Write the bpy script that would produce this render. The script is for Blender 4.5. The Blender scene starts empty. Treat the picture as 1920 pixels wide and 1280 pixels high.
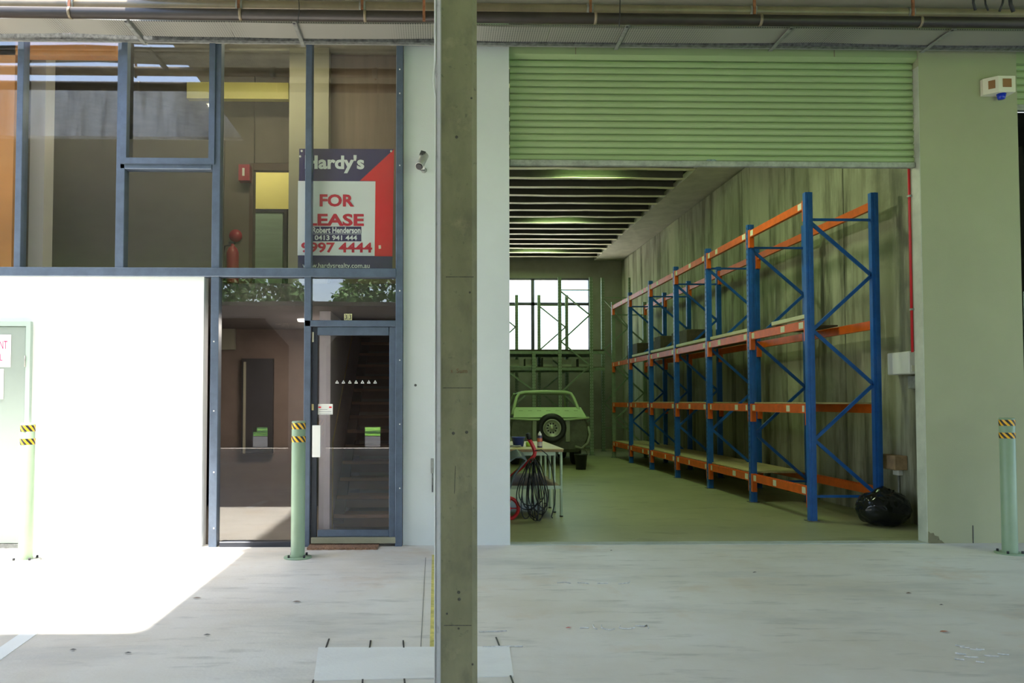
import bpy, bmesh, math, random
from mathutils import Vector, Matrix, noise
random.seed(7)
R = math.radians
sc = bpy.context.scene
COL = sc.collection
# ------------------------------------------------------------------ camera
F = 1500.0
YAW, PITCH, EYE = R(-1.3), R(2.0), 1.45
cd = bpy.data.cameras.new('camera'); cam = bpy.data.objects.new('camera', cd); COL.objects.link(cam)
cd.sensor_width = 36; cd.lens = 36 * F / 1920
cd.shift_x = 106 / 1920; cd.shift_y = 59 / 1920
cd.clip_end = 500
cam.location = (0, 0, EYE); cam.rotation_euler = (R(90) + PITCH, 0, YAW)
sc.camera = cam
# ------------------------------------------------------------------ world, sun, exposure
sc.view_settings.view_transform = 'Standard'; sc.view_settings.look = 'None'
sc.view_settings.gamma = 1; sc.view_settings.use_curve_mapping = False
sc.view_settings.exposure = 1.0
w = bpy.data.worlds.new('sky'); sc.world = w; w.use_nodes = True
nt = w.node_tree; nt.nodes.clear()
sky = nt.nodes.new('ShaderNodeTexSky'); sky.sky_type = 'NISHITA'; sky.sun_disc = False
sky.sun_elevation = R(70); sky.sun_rotation = R(200); sky.air_density = 1.0; sky.dust_density = 2.0; sky.ozone_density = 1.0
bg = nt.nodes.new('ShaderNodeBackground'); bg.inputs[1].default_value = 0.45
out = nt.nodes.new('ShaderNodeOutputWorld')
nt.links.new(sky.outputs[0], bg.inputs[0]); nt.links.new(bg.outputs[0], out.inputs[0])
sd = bpy.data.lights.new('sun', 'SUN'); sd.energy = 15.0; sd.angle = R(1.6); sd.color = (1.0, 0.96, 0.90)
sun = bpy.data.objects.new('sun', sd); COL.objects.link(sun)
sun.rotation_euler = Vector((-0.187, -0.115, 1.0)).to_track_quat('Z', 'Y').to_euler()

# ------------------------------------------------------------------ helpers
def ray(px, py):
    x = (px - 854) / F; y = -(py - 699) / F
    d = (x, math.cos(PITCH) - y * math.sin(PITCH), math.sin(PITCH) + y * math.cos(PITCH))
    c, s = math.cos(YAW), math.sin(YAW)
    return Vector((d[0] * c - d[1] * s, d[0] * s + d[1] * c, d[2]))
def PY(px, py, Y):
    d = ray(px, py); return Vector((0, 0, EYE)) + d * (Y / d.y)
def PZ(px, py, z):
    d = ray(px, py); return Vector((0, 0, EYE)) + d * ((z - EYE) / d.z)

MATS = {}
def mat(name, col, rough=0.6, metal=0.0, var=0.12, scale=3.0, bump=0.0, bscale=60.0, stretch=(1, 1, 1), col2=None, spec=0.5, emit=0):
    if name in MATS: return MATS[name]
    m = bpy.data.materials.new(name); m.use_nodes = True; t = m.node_tree; b = t.nodes['Principled BSDF']
    b.inputs['Roughness'].default_value = rough; b.inputs['Metallic'].default_value = metal
    b.inputs['Specular IOR Level'].default_value = spec
    tc = t.nodes.new('ShaderNodeTexCoord'); mp = t.nodes.new('ShaderNodeMapping'); mp.inputs['Scale'].default_value = stretch
    t.links.new(tc.outputs['Object'], mp.inputs[0])
    n = t.nodes.new('ShaderNodeTexNoise'); n.inputs['Scale'].default_value = scale; n.inputs['Detail'].default_value = 6; n.inputs['Roughness'].default_value = 0.65
    t.links.new(mp.outputs[0], n.inputs[0])
    rp = t.nodes.new('ShaderNodeValToRGB'); rp.color_ramp.elements[0].position = 0.32; rp.color_ramp.elements[1].position = 0.68
    c2 = col2 or tuple(max(0, c * (1 - 2 * var)) for c in col)
    rp.color_ramp.elements[0].color = (*c2, 1); rp.color_ramp.elements[1].color = (*[min(1, c * (1 + (0 if col2 else var * .5))) for c in col], 1)
    t.links.new(n.outputs[0], rp.inputs[0]); t.links.new(rp.outputs[0], b.inputs['Base Color'])
    if bump:
        n2 = t.nodes.new('ShaderNodeTexNoise'); n2.inputs['Scale'].default_value = bscale; n2.inputs['Detail'].default_value = 4
        t.links.new(mp.outputs[0], n2.inputs[0])
        bp = t.nodes.new('ShaderNodeBump'); bp.inputs['Strength'].default_value = bump; bp.inputs['Distance'].default_value = 0.01
        t.links.new(n2.outputs[0], bp.inputs['Height']); t.links.new(bp.outputs[0], b.inputs['Normal'])
    if emit:
        b.inputs['Emission Color'].default_value = (*col, 1); b.inputs['Emission Strength'].default_value = emit
    MATS[name] = m; return m

def concrete(name, layers, base, rough=0.8, bump=0.25, joints=None):
    """base colour with several layers (scale, stretch, low, high, colour, amount) of stain noise"""
    m = bpy.data.materials.new(name); m.use_nodes = True; t = m.node_tree; b = t.nodes['Principled BSDF']
    b.inputs['Roughness'].default_value = rough; b.inputs['Specular IOR Level'].default_value = 0.35
    tc = t.nodes.new('ShaderNodeTexCoord'); cur = None
    for i, (s, st, lo, hi, c, amt) in enumerate(layers):
        mp = t.nodes.new('ShaderNodeMapping'); mp.inputs['Scale'].default_value = st; mp.inputs['Location'].default_value = (i * 7.3, i * 3.1, i)
        t.links.new(tc.outputs['Object'], mp.inputs[0])
        n = t.nodes.new('ShaderNodeTexNoise'); n.inputs['Scale'].default_value = s; n.inputs['Detail'].default_value = 8; n.inputs['Roughness'].default_value = 0.62
        t.links.new(mp.outputs[0], n.inputs[0])
        mr = t.nodes.new('ShaderNodeMapRange'); mr.inputs['From Min'].default_value = lo; mr.inputs['From Max'].default_value = hi; mr.inputs['To Max'].default_value = amt
        t.links.new(n.outputs[0], mr.inputs[0])
        mx = t.nodes.new('ShaderNodeMix'); mx.data_type = 'RGBA'
        t.links.new(mr.outputs[0], mx.inputs[0])
        if cur is None: mx.inputs[6].default_value = (*base, 1)
        else: t.links.new(cur, mx.inputs[6])
        mx.inputs[7].default_value = (*c, 1); cur = mx.outputs[2]
    t.links.new(cur, b.inputs['Base Color'])
    n2 = t.nodes.new('ShaderNodeTexNoise'); n2.inputs['Scale'].default_value = 45; n2.inputs['Detail'].default_value = 5
    t.links.new(tc.outputs['Object'], n2.inputs[0])
    bp = t.nodes.new('ShaderNodeBump'); bp.inputs['Strength'].default_value = bump; bp.inputs['Distance'].default_value = 0.008
    t.links.new(n2.outputs[0], bp.inputs['Height']); t.links.new(bp.outputs[0], b.inputs['Normal'])
    MATS[name] = m; return m

def glassmat(name, tint, refl=0.10):
    m = bpy.data.materials.new(name); m.use_nodes = True; t = m.node_tree; t.nodes.clear()
    o = t.nodes.new('ShaderNodeOutputMaterial'); mx = t.nodes.new('ShaderNodeMixShader')
    tr = t.nodes.new('ShaderNodeBsdfTransparent'); tr.inputs[0].default_value = (*tint, 1)
    gl = t.nodes.new('ShaderNodeBsdfGlossy'); gl.inputs['Roughness'].default_value = 0.0; gl.inputs[0].default_value = (1, 1, 1, 1)
    lw0 = t.nodes.new('ShaderNodeLayerWeight'); lw0.inputs[0].default_value = 0.5
    pw = t.nodes.new('ShaderNodeMath'); pw.operation = 'POWER'; pw.inputs[1].default_value = 5; t.links.new(lw0.outputs['Facing'], pw.inputs[0]); lw = pw
    ad = t.nodes.new('ShaderNodeMath'); ad.operation = 'ADD'; ad.inputs[1].default_value = refl + .035
    t.links.new(lw.outputs[0], ad.inputs[0]); t.links.new(ad.outputs[0], mx.inputs[0])
    t.links.new(tr.outputs[0], mx.inputs[1]); t.links.new(gl.outputs[0], mx.inputs[2]); t.links.new(mx.outputs[0], o.inputs[0])
    MATS[name] = m; return m

class MB:
    def __init__(s): s.v = []; s.f = []; s.sm = []
    def add(s, vs, fs, smooth=False):
        o = len(s.v); s.v += [tuple(v) for v in vs]; s.f += [tuple(i + o for i in f) for f in fs]; s.sm += [smooth] * len(fs); return s
    def box(s, x0, x1, y0, y1, z0, z1, rot=None):
        x0, x1 = sorted((x0, x1)); y0, y1 = sorted((y0, y1)); z0, z1 = sorted((z0, z1))
        return s.add([(x0, y0, z0), (x1, y0, z0), (x1, y1, z0), (x0, y1, z0), (x0, y0, z1), (x1, y0, z1), (x1, y1, z1), (x0, y1, z1)],
                     [(0, 3, 2, 1), (4, 5, 6, 7), (0, 1, 5, 4), (1, 2, 6, 5), (2, 3, 7, 6), (3, 0, 4, 7)])
    def bev(s, x0, x1, y0, y1, z0, z1, b=0.005):
        bm = bmesh.new(); bmesh.ops.create_cube(bm, size=1)
        for v in bm.verts: v.co = ((x0 + x1) / 2 + v.co.x * abs(x1 - x0), (y0 + y1) / 2 + v.co.y * abs(y1 - y0), (z0 + z1) / 2 + v.co.z * abs(z1 - z0))
        bmesh.ops.bevel(bm, geom=list(bm.edges), offset=b, segments=1, affect='EDGES'); bm.verts.index_update()
        s.add([v.co for v in bm.verts], [[v.index for v in f.verts] for f in bm.faces]); bm.free(); return s
    def bar(s, a, b, wd, th, up=(0, 1, 0)):
        a = Vector(a); b = Vector(b); d = (b - a).normalized(); u = Vector(up); side = d.cross(u).normalized() * wd / 2; u2 = d.cross(side).normalized() * th / 2
        vs = [a - side - u2, a + side - u2, a + side + u2, a - side + u2, b - side - u2, b + side - u2, b + side + u2, b - side + u2]
        return s.add(vs, [(0, 3, 2, 1), (4, 5, 6, 7), (0, 1, 5, 4), (1, 2, 6, 5), (2, 3, 7, 6), (3, 0, 4, 7)])
    def tube(s, pts, r, n=8, closed=False, caps=True):
        pts = [Vector(p) for p in pts]; N = len(pts); vs = []; up = None
        for i, p in enumerate(pts):
            if closed: d = pts[(i + 1) % N] - pts[i - 1]
            else: d = pts[min(i + 1, N - 1)] - pts[max(i - 1, 0)]
            d.normalize()
            if up is None: up = Vector((0, 0, 1)) if abs(d.z) < .9 else Vector((1, 0, 0))
            a = d.cross(up).normalized(); up = a.cross(d).normalized()
            rr = r[i] if isinstance(r, (list, tuple)) else r
            for k in range(n):
                t = 2 * math.pi * k / n; vs.append(p + a * math.cos(t) * rr + up * math.sin(t) * rr)
        fs = []
        for i in range(N if closed else N - 1):
            j = (i + 1) % N
            for k in range(n): fs.append((i * n + k, i * n + (k + 1) % n, j * n + (k + 1) % n, j * n + k))
        s.add(vs, fs, True)
        if caps and not closed:
            o = len(s.v) - len(vs); s.f.append(tuple(o + k for k in reversed(range(n)))); s.f.append(tuple(o + (N - 1) * n + k for k in range(n))); s.sm += [False, False]
        return s
    def cyl(s, a, b, r, n=20, r2=None):
        return s.tube([a, b], [r, r if r2 is None else r2], n)
    def lathe(s, c, prof, n=24, axis='z'):
        vs = []; c = Vector(c)
        for (r, h) in prof:
            for k in range(n):
                t = 2 * math.pi * k / n
                p = (r * math.cos(t), r * math.sin(t), h)
                if axis == 'y': p = (p[0], p[2], p[1])
                if axis == 'x': p = (p[2], p[0], p[1])
                vs.append(c + Vector(p))
        fs = []
        for i in range(len(prof) - 1):
            for k in range(n): fs.append((i * n + k, i * n + (k + 1) % n, (i + 1) * n + (k + 1) % n, (i + 1) * n + k))
        return s.add(vs, fs, True)
    def prism(s, poly, a0, a1, axis='y'):
        """poly of 2D points; axis y: (x,z) extruded in y; axis x: (y,z) extruded in x; axis z: (x,y)"""
        def mk(p, a): return {'y': (p[0], a, p[1]), 'x': (a, p[0], p[1]), 'z': (p[0], p[1], a)}[axis]
        n = len(poly); vs = [mk(p, a0) for p in poly] + [mk(p, a1) for p in poly]
        fs = [tuple(range(n)), tuple(reversed(range(n, 2 * n)))] + [(i, i + n, (i + 1) % n + n, (i + 1) % n) for i in range(n)]
        return s.add(vs, fs)
    def mesh(s, name, m, off=(0, 0, 0)):
        me = bpy.data.meshes.new(name); off = Vector(off)
        me.from_pydata([Vector(v) - off for v in s.v], [], s.f)
        me.polygons.foreach_set('use_smooth', s.sm)
        if m: me.materials.append(m)
        bm = bmesh.new(); bm.from_mesh(me); bmesh.ops.recalc_face_normals(bm, faces=bm.faces); bm.to_mesh(bm and me); bm.free()
        return me
    def build(s, name, m, parent=None, label=None):
        off = wloc(parent) if parent else Vector((0, 0, 0))
        o = bpy.data.objects.new(name, s.mesh(name, m, off)); COL.objects.link(o)
        if parent: o.parent = parent
        if label: o['label'] = label
        return o
def wloc(o):
    v = Vector((0, 0, 0))
    while o is not None: v += o.location; o = o.parent
    return v
def empty(name, loc=(0, 0, 0)):
    o = bpy.data.objects.new(name, None); COL.objects.link(o); o.location = loc; o.empty_display_size = .1; return o
def thing(name, label, cat, loc=(0, 0, 0), group=None, kind=None):
    return tag(empty(name, loc), label, cat, group, kind)
def tag(o, label, cat, group=None, kind=None):
    o['label'] = label; o['category'] = cat
    if group: o['group'] = group
    if kind: o['kind'] = kind
    return o
def struct(o, label=None):
    o['kind'] = 'structure'
    if label: o['label'] = label
    return o
def inst(name, me, parent, loc):
    o = bpy.data.objects.new(name, me); COL.objects.link(o); o.parent = parent; o.location = Vector(loc) - wloc(parent); return o
def copy_tree(o, parent=None):
    c = o.copy(); COL.objects.link(c)
    if parent: c.parent = parent
    for ch in list(o.children): copy_tree(ch, c)
    return c
def tup(v): return (v.x, v.y, v.z)
def text(s, x0, x1, z0, z1, Y, m, parent, name='lettering', bold=0.0, plane='xz', th=0.001):
    cu = bpy.data.curves.new('t', 'FONT'); cu.body = s; cu.offset = bold; cu.extrude = 0.0; cu.resolution_u = 3
    to = bpy.data.objects.new('t', cu); COL.objects.link(to)
    dg = bpy.context.evaluated_depsgraph_get(); me = bpy.data.meshes.new_from_object(to.evaluated_get(dg))
    bpy.data.objects.remove(to)
    xs = [v.co.x for v in me.vertices]; ys = [v.co.y for v in me.vertices]
    ax, bx, ay, by = min(xs), max(xs), min(ys), max(ys); off = wloc(parent) if parent else Vector((0, 0, 0))
    for v in me.vertices:
        x = x0 + (v.co.x - ax) / (bx - ax) * (x1 - x0); z = z0 + (v.co.y - ay) / (by - ay) * (z1 - z0)
        v.co = (Vector((x, Y, z)) if plane == 'xz' else Vector((x, z, Y))) - off
    me.materials.clear(); me.materials.append(m); me.name = name
    o = bpy.data.objects.new(name, me); COL.objects.link(o)
    if parent: o.parent = parent
    return o

# ------------------------------------------------------------------ materials
FLOOR = concrete('forecourt_concrete', [
    (0.5, (1, 1, 1), .36, .64, (0.58, 0.53, 0.44), .8), (2.2, (0.35, 1, 1), .52, .68, (0.44, 0.44, 0.42), .5),
    (9, (0.25, 1, 1), .56, .68, (0.36, 0.35, 0.32), .45), (30, (0.3, 1, 1), .62, .74, (0.78, 0.78, 0.75), .4), (1.3, (1, 1, 1), .58, .75, (0.56, 0.40, 0.25), .5)],
    (0.73, 0.715, 0.68), rough=0.7, bump=0.2)
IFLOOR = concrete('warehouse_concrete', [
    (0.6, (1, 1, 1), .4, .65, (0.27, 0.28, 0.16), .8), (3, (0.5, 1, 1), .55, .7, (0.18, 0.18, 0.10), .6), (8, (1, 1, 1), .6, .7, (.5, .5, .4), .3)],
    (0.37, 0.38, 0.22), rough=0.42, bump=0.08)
PANEL = concrete('precast_concrete', [
    (1.0, (1, 1, .25), .40, .62, (0.24, 0.245, 0.17), .85), (2.6, (1, 1, .12), .48, .62, (0.09, 0.09, 0.06), .8), (14, (1, 1, .08), .60, .72, (0.62, 0.62, 0.52), .5),
    (0.7, (1, 1, 1.4), .55, .7, (0.14, .14, .11), .6)], (0.46, 0.46, 0.34), rough=0.85, bump=0.3)
COLM = concrete('post_concrete', [
    (3, (1, 1, .5), .40, .65, (0.16, 0.155, 0.085), .8), (9, (1, 1, .6), .50, .70, (0.13, 0.12, 0.08), .6), (26, (1, 1, 1), .62, .72, (.07, .07, .05), .6), (5, (1, 1, 1), .6, .75, (.42, .36, .22), .5)],
    (0.255, 0.24, 0.14), rough=0.8, bump=0.3)
CHAM = concrete('chamfer_concrete', [(5, (1, 1, .4), .4, .65, (0.30, 0.30, 0.28), .7), (20, (1, 1, .5), .6, .72, (.15, .15, .13), .6)], (0.42, 0.42, 0.39))
SOFFIT = concrete('soffit_concrete', [(1.2, (1, 1, 1), .4, .7, (.27, .25, .18), .6)], (0.38, 0.36, 0.27))
RENDER = mat('painted_render', (0.64, 0.675, 0.66), 0.75, var=0.03, scale=1.2, bump=0.12, bscale=90)
RENDERG = mat('painted_render_cream', (0.37, 0.385, 0.24), 0.75, var=0.04, scale=0.8, bump=0.12, bscale=90)
WHITEW = mat('white_wall_paint', (0.80, 0.82, 0.80), 0.6, var=0.02)
FRAME = mat('blue_grey_aluminium', (0.115, 0.15, 0.21), 0.38, 0.3, var=0.10, scale=8)
FRAMED = mat('dark_aluminium', (0.035, 0.04, 0.055), 0.4, 0.2, var=0.1)
GLASS = glassmat('window_glass', (0.975, 0.975, 0.965), 0.045)
GLASSD = glassmat('door_glass', (0.93, 0.92, 0.91), 0.02)
SHUT = mat('shutter_green', (0.335, 0.43, 0.215), 0.45, var=0.06, scale=2, stretch=(.3, 1, 1))
GALV = mat('galvanised_steel', (0.34, 0.35, 0.32), 0.5, 0.35, var=0.15, scale=18)
GALVD = mat('galvanised_dark', (0.20, 0.21, 0.20), 0.55, 0.3, var=0.35, scale=22)
PIPEL = mat('brown_pipe', (0.24, 0.19, 0.12), 0.35, 0.0, var=0.15, scale=3)
PIPED = mat('black_brown_pipe', (0.030, 0.022, 0.016), 0.5, 0.0, var=0.2, scale=3)
RUST = mat('rusty_clamp', (0.35, 0.13, 0.06), 0.7, var=0.3, scale=20)
BLUE = mat('rack_blue', (0.015, 0.13, 0.50), 0.38, var=0.12, scale=6)
ORANGE = mat('rack_orange', (0.80, 0.135, 0.008), 0.42, var=0.12, scale=6)
LABEL = mat('paper_label', (0.80, 0.78, 0.62), 0.6, var=0.05)
CHIP = mat('chipboard', (0.52, 0.43, 0.22), 0.8, var=0.12, scale=12, bump=.1)
CHIPD = mat('dark_board', (0.10, 0.08, 0.05), 0.8, var=0.2, scale=10)
GREENP = mat('bollard_green', (0.27, 0.38, 0.25), 0.4, var=0.05, scale=5)
YELLOW = mat('hazard_yellow', (0.95, 0.50, 0.02), 0.45, var=0.03)
BLACK = mat('black_paint', (0.02, 0.02, 0.025), 0.5, var=0.1)
BLACKR = mat('black_rubber', (0.015, 0.016, 0.018), 0.55, var=0.1)
BAG = mat('black_plastic', (0.006, 0.007, 0.01), 0.16, var=0.1)
WHITE = mat('white_plastic', (0.80, 0.80, 0.76), 0.4, var=0.02)
CREAM = mat('cream_paint', (0.66, 0.64, 0.46), 0.6, var=0.06)
REDP = mat('red_paint', (0.60, 0.02, 0.03), 0.28, var=0.05)
NAVY = mat('navy_print', (0.02, 0.015, 0.12), 0.5, var=0.03)
SIGNR = mat('red_print', (0.80, 0.0, 0.015), 0.5, var=0.02)
SIGNW = mat('pale_print', (0.80, 0.86, 0.87), 0.5, var=0.02)
SIGNT = mat('crimson_print', (0.62, 0.0, 0.04), 0.5, var=0.02)
MAG = mat('magenta_print', (0.45, 0.02, 0.15), 0.5, var=0.02)
ORW = mat('orange_wall_paint', (0.55, 0.22, 0.04), 0.6, var=0.05)
BROWNW = mat('office_brown', (0.18, 0.155, 0.125), 0.8, var=0.06)
DARKO = mat('office_dark', (0.10, 0.09, 0.08), 0.8, var=0.06)
CREAMW = mat('office_cream', (0.27, 0.26, 0.19), 0.7, var=0.04)
LILAC = mat('office_lilac', (0.52, 0.48, 0.54), 0.6, var=0.05)
YELW = mat('yellow_wall', (0.80, 0.72, 0.24), 0.6, var=0.02)
WOOD = mat('stair_timber', (0.30, 0.17, 0.10), 0.5, var=0.15, scale=5, stretch=(.3, 1, 1))
COIR = mat('coir', (0.36, 0.20, 0.12), 0.95, var=0.3, scale=60, bump=.8, bscale=200)
GRNST = mat('green_galvanised', (0.24, 0.32, 0.21), 0.45, 0.2, var=0.12, scale=10)
CARP = mat('car_pale_green', (0.46, 0.62, 0.34), 0.35, var=0.04)
CARD = mat('car_primer', (0.13, 0.14, 0.10), 0.7, var=0.2, scale=4)
RIM = mat('wheel_rim', (0.42, 0.46, 0.36), 0.4, 0.5, var=0.1)
CARTON = mat('carton', (0.40, 0.36, 0.25), 0.8, var=0.08)
DECK = mat('roof_deck', (0.11, 0.11, 0.085), 0.7, var=0.15)
TIMBER = mat('weathered_timber', (0.40, 0.27, 0.15), 0.8, var=0.2, scale=8)
LAWN = mat('grass_green', (0.22, 0.50, 0.05), 0.9, var=0.25, scale=2)
LEAF = mat('tree_leaf', (0.10, 0.24, 0.04), 0.7, var=0.3, scale=1)
BARK = mat('tree_bark', (0.22, 0.17, 0.13), 0.9, var=0.3, scale=6)
ASPH = mat('asphalt', (0.10, 0.10, 0.10), 0.9, var=0.2, scale=4)
CHALK = mat('chalk', (0.72, 0.72, 0.70), 0.9, var=0.2, scale=40)

FY = 8.10            # facade plane
BY0 = 24.1
CEIL = 5.35          # soffit of the deck over the forecourt
# ------------------------------------------------------------------ setting: ground
g = struct(MB().box(-30, 30, -60, FY, -.2, -.006).build('ground_outer', ASPH), 'asphalt car park floor behind the forecourt')
g = struct(MB().box(-9, 16, -9, FY + .12, -.15, 0).build('floor_forecourt', FLOOR), 'stained grey concrete forecourt under the deck')
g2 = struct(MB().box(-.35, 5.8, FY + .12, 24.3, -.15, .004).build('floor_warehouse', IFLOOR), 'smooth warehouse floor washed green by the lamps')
struct(MB().box(-9, -.35, FY + .12, 14, -.15, .01).build('floor_office', mat('office_floor', (.16, .14, .12), .4)))
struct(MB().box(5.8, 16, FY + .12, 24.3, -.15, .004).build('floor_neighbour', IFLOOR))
# repair patch, saw cuts, painted lines on the forecourt
a = PZ(597, 1214, 0); b = PZ(955, 1212, 0); c = PZ(963, 1268, 0); d = PZ(588, 1276, 0)
PATCH = concrete('patch_concrete', [(4, (.5, 1, 1), .45, .7, (.68, .68, .66), .5)], (0.80, 0.81, 0.79))
MB().prism([(p.x, p.y) for p in (a, b, c, d)], .0, .003, 'z').build('repair_patch', PATCH, g, 'paler rectangular patch of newer concrete')
for (x0, y0, x1, y1) in ((617, 1197, 611, 1214), (695, 1200, 693, 1214), (756, 1200, 757, 1214), (930, 1194, 937, 1212), (588, 1274, 583, 1290), (680, 1273, 679, 1290), (758, 1272, 760, 1290), (957, 1266, 966, 1290)):
    p = PZ(x0, y0, .002); q = PZ(x1, y1, .002); MB().bar(p, q, .009, .003, (0, 0, 1)).build('saw_cut', BLACK, g)
YL = mat('faded_yellow_line', (.68, .60, .16), .8, var=.2, scale=14)
p0 = PZ(810, 1040, 0); p1 = PZ(806, 1214, 0); MB().prism([(p1.x, p1.y), (p1.x + .03, p1.y), (p0.x + .03, p0.y), (p0.x, p0.y)], 0, .002, 'z').build('yellow_line', YL, g)
p0 = PZ(798, 1045, .001); p1 = PZ(789, 1214, .001); MB().bar(p0, p1, .005, .002, (0, 0, 1)).build('expansion_joint', mat('joint_fill', (.25, .25, .23), .9), g)
a = PZ(-110, 1300, 0); b = PZ(-80, 1300, 0); c = PZ(78, 1180, 0); d = PZ(42, 1190, 0)
a = PZ(-30, 1243, 0); b = PZ(0, 1238, 0)
MB().prism([(p.x, p.y) for p in (PZ(-60, 1255, 0), PZ(-20, 1252, 0), PZ(84, 1178, 0), PZ(52, 1178, 0))], 0, .003, 'z').build('parking_line', WHITEW, g, 'white painted parking line')
struct(MB().box(.735, 5.0, FY - .02, FY + .14, 0, .006).build('trim_threshold', mat('threshold', (.42, .46, .42), .7), None), 'worn concrete threshold strip under the roller shutter')
# chalk marks
def chalk(pts):
    MB().tube([tup(PZ(x, y, .004)) for x, y in pts], .004, 5).build('chalk_mark', CHALK, g)
chalk([(1087, 1176.6), (1104, 1176.4)]); chalk([(1112, 1171), (1114, 1176), (1119, 1179)])
chalk([(1128, 1171), (1128, 1176), (1135, 1179), (1145, 1180), (1153, 1178)])
chalk([(1163, 1173), (1161, 1176), (1168, 1178), (1180, 1178), (1190, 1176)]); chalk([(1192, 1172), (1200, 1173), (1209, 1173), (1213, 1171), (1216, 1177)])
chalk([(1045, 1092), (1060, 1091), (1070, 1093)]); chalk([(1083, 1092), (1095, 1092), (1104, 1094)]); chalk([(1120, 1093), (1140, 1093)]); chalk([(1160, 1094), (1180, 1092), (1181, 1089)])
chalk([(898, 1184), (925, 1183), (950, 1182)]); chalk([(905, 1212), (945, 1211), (980, 1211)])
for k in range(12):
    x = random.uniform(1785, 1890); y = 1212 + (x - 1785) * .15 + random.uniform(-6, 26)
    chalk([(x, y), (x + 8, y + 1.5), (x + random.uniform(14, 26), y + 2)])

# ------------------------------------------------------------------ setting: deck over the forecourt, with the opening on the left
s = MB()
s.prism([(-2.9, FY + .04), (-2.9, 4.3), (-14, 4.3), (-14, -9), (16, -9), (16, FY + .04)], CEIL, CEIL + .28, 'z')
sof = struct(s.build('ceiling_deck', SOFFIT), 'concrete soffit of the deck above the forecourt')
PARA = concrete('parapet_concrete', [(1.5, (1, 1, .3), .42, .62, (.36, .34, .28), .8), (5, (1, 1, .1), .5, .66, (.22, .2, .17), .7)], (0.85, 0.87, 0.86))
struct(MB().box(-14, -2.9, 4.302, 4.45, CEIL - .01, 6.12).build('trim_parapet', PARA), 'weathered concrete edge beam of the deck opening')
# columns and cross beam behind the camera (reflected in the door and side glass)
HCOL = mat('far_column', (.52, .46, .45), .7, var=.05)
hc = thing('haunched_column', 'concrete column with splayed head, mirrored in the entry glass', 'column', (-3.1, -3, 0))
MB().prism([(-3.5, 0), (-2.7, 0), (-2.7, 2.75), (-2.15, 3.35), (-2.15, 3.8), (-4.05, 3.8), (-4.05, 3.35), (-3.5, 2.75)], -3.3, -2.7, 'y').build('shaft', HCOL, hc)
struct(MB().box(-14, 16, -3.2, -2.8, 3.45, 3.8).build('trim_cross_beam', HCOL, None), 'concrete cross beam behind the camera')
struct(MB().box(-16, -5.85, -9.4, -9.2, 0, 4.3).box(-5.35, -2.3, -9.4, -9.2, 0, 4.3).box(-1.8, 3.5, -9.4, -9.2, 0, 4.3).box(-5.85, -5.35, -9.4, -9.2, .62, 4.3).box(-2.3, -1.8, -9.4, -9.2, .62, 4.3).build('wall_added_dark', mat('added_wall_brown', (.12, .085, .07), .9)), 'added dark brown wall that darkens the glass reflections')  # added dark wall, its gaps shape what the entry glass mirrors
struct(MB().box(-20, 20, BY0 + .3, 70, -.2, -.01).build('ground_rear_bounce', mat('bounce_yard', (.8, .78, .66), .9)), 'unseen pale yard added behind the warehouse to bounce light')  # unseen yard, added and kept pale to bounce sunlight onto the purlins
# ------------------------------------------------------------------ setting: facade masonry
WT = FY + .25
struct(MB().box(-9, -2.345, FY - .04, FY + .12, 0, 2.72).build('wall_left', WHITEW), 'sunlit white wall below the upper office windows')
pc = struct(MB().box(-.345, .735, FY, WT, 0, CEIL).build('wall_pier', RENDER), 'pale rendered pier between entry door and roller shutter')
pr = struct(MB().box(5.005, 6.04, FY, FY + .155, 0, CEIL).build('wall_right_pier', RENDERG), 'pale green-grey rendered pier right of the roller shutter')
MB().box(4.997, 5.005, FY + .002, FY + .155, 0, CEIL - .42).build('reveal_lining', mat('reveal_cream', (.52, .55, .45), .6), pr, 'lighter reveal face of the pier')  # reveal face of the pier, in a lighter tone than its front
MB().prism([(5.005, 0), (5.17, 0), (5.14, .03), (5.12, .035), (5.11, .07), (5.07, .08), (5.06, .105), (5.03, .10), (5.01, .12)], FY - .006, FY, 'y').build('damage_patch', COLM, pr, 'chipped dirty corner')
MB().bar((5.47, FY - .001, 0), (5.47, FY - .001, .18), .008, .004, (0, 1, 0)).build('crack', BLACK, pr)
struct(MB().box(.735, 5.005, FY + .125, WT, 4.98, CEIL).build('wall_lintel', SHUT), 'plain green panel above the shutter')
struct(MB().box(-10, 16, FY + .05, WT, CEIL, 8).build('wall_upper', mat('upper_wall', (.6, .6, .55), .7)))
# facade beyond
struct(MB().box(6.04, 12, FY + .02, WT, 4.98, CEIL).build('wall_lintel_right', SHUT))

# ------------------------------------------------------------------ office window wall
def fxz(px, py, Y=FY): p = PY(px, py, Y); return p.x, p.z
ww = struct(empty('window_1', (-2.4, FY, 0)), 'blue-grey aluminium window wall of the office')
def fbar(px0, py0, px1, py1, y0=-.06, y1=.06, m=FRAME, name='mullion', par=ww, z0=None, z1=None):
    a = PY(px0, py0, FY + y0); b = PY(px1, py1, FY + y0)
    za, zb = (b.z if z0 is None else z0), (a.z if z1 is None else z1)
    return MB().bev(a.x, b.x, FY + y0, FY + y1, za, zb, .004).build(name, m, par)
ZS = 2.72
def mull(px0, px1, z0, z1, py=300, m=FRAME, y0=-.06):
    a = PY(px0, py, FY + y0); b = PY(px1, py, FY + y0)
    MB().bev(a.x, b.x, FY + y0, FY + .06, z0, z1, .004).build('mullion', m, ww)
mull(29, 41, ZS, CEIL); mull(218, 234, ZS, CEIL); mull(396, 411, 0, CEIL, 500); mull(571, 583, 0, CEIL, 500); mull(742, 755, 0, CEIL, 500)
mull(-170, -158, ZS, CEIL); mull(-360, -348, ZS, CEIL)
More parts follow.
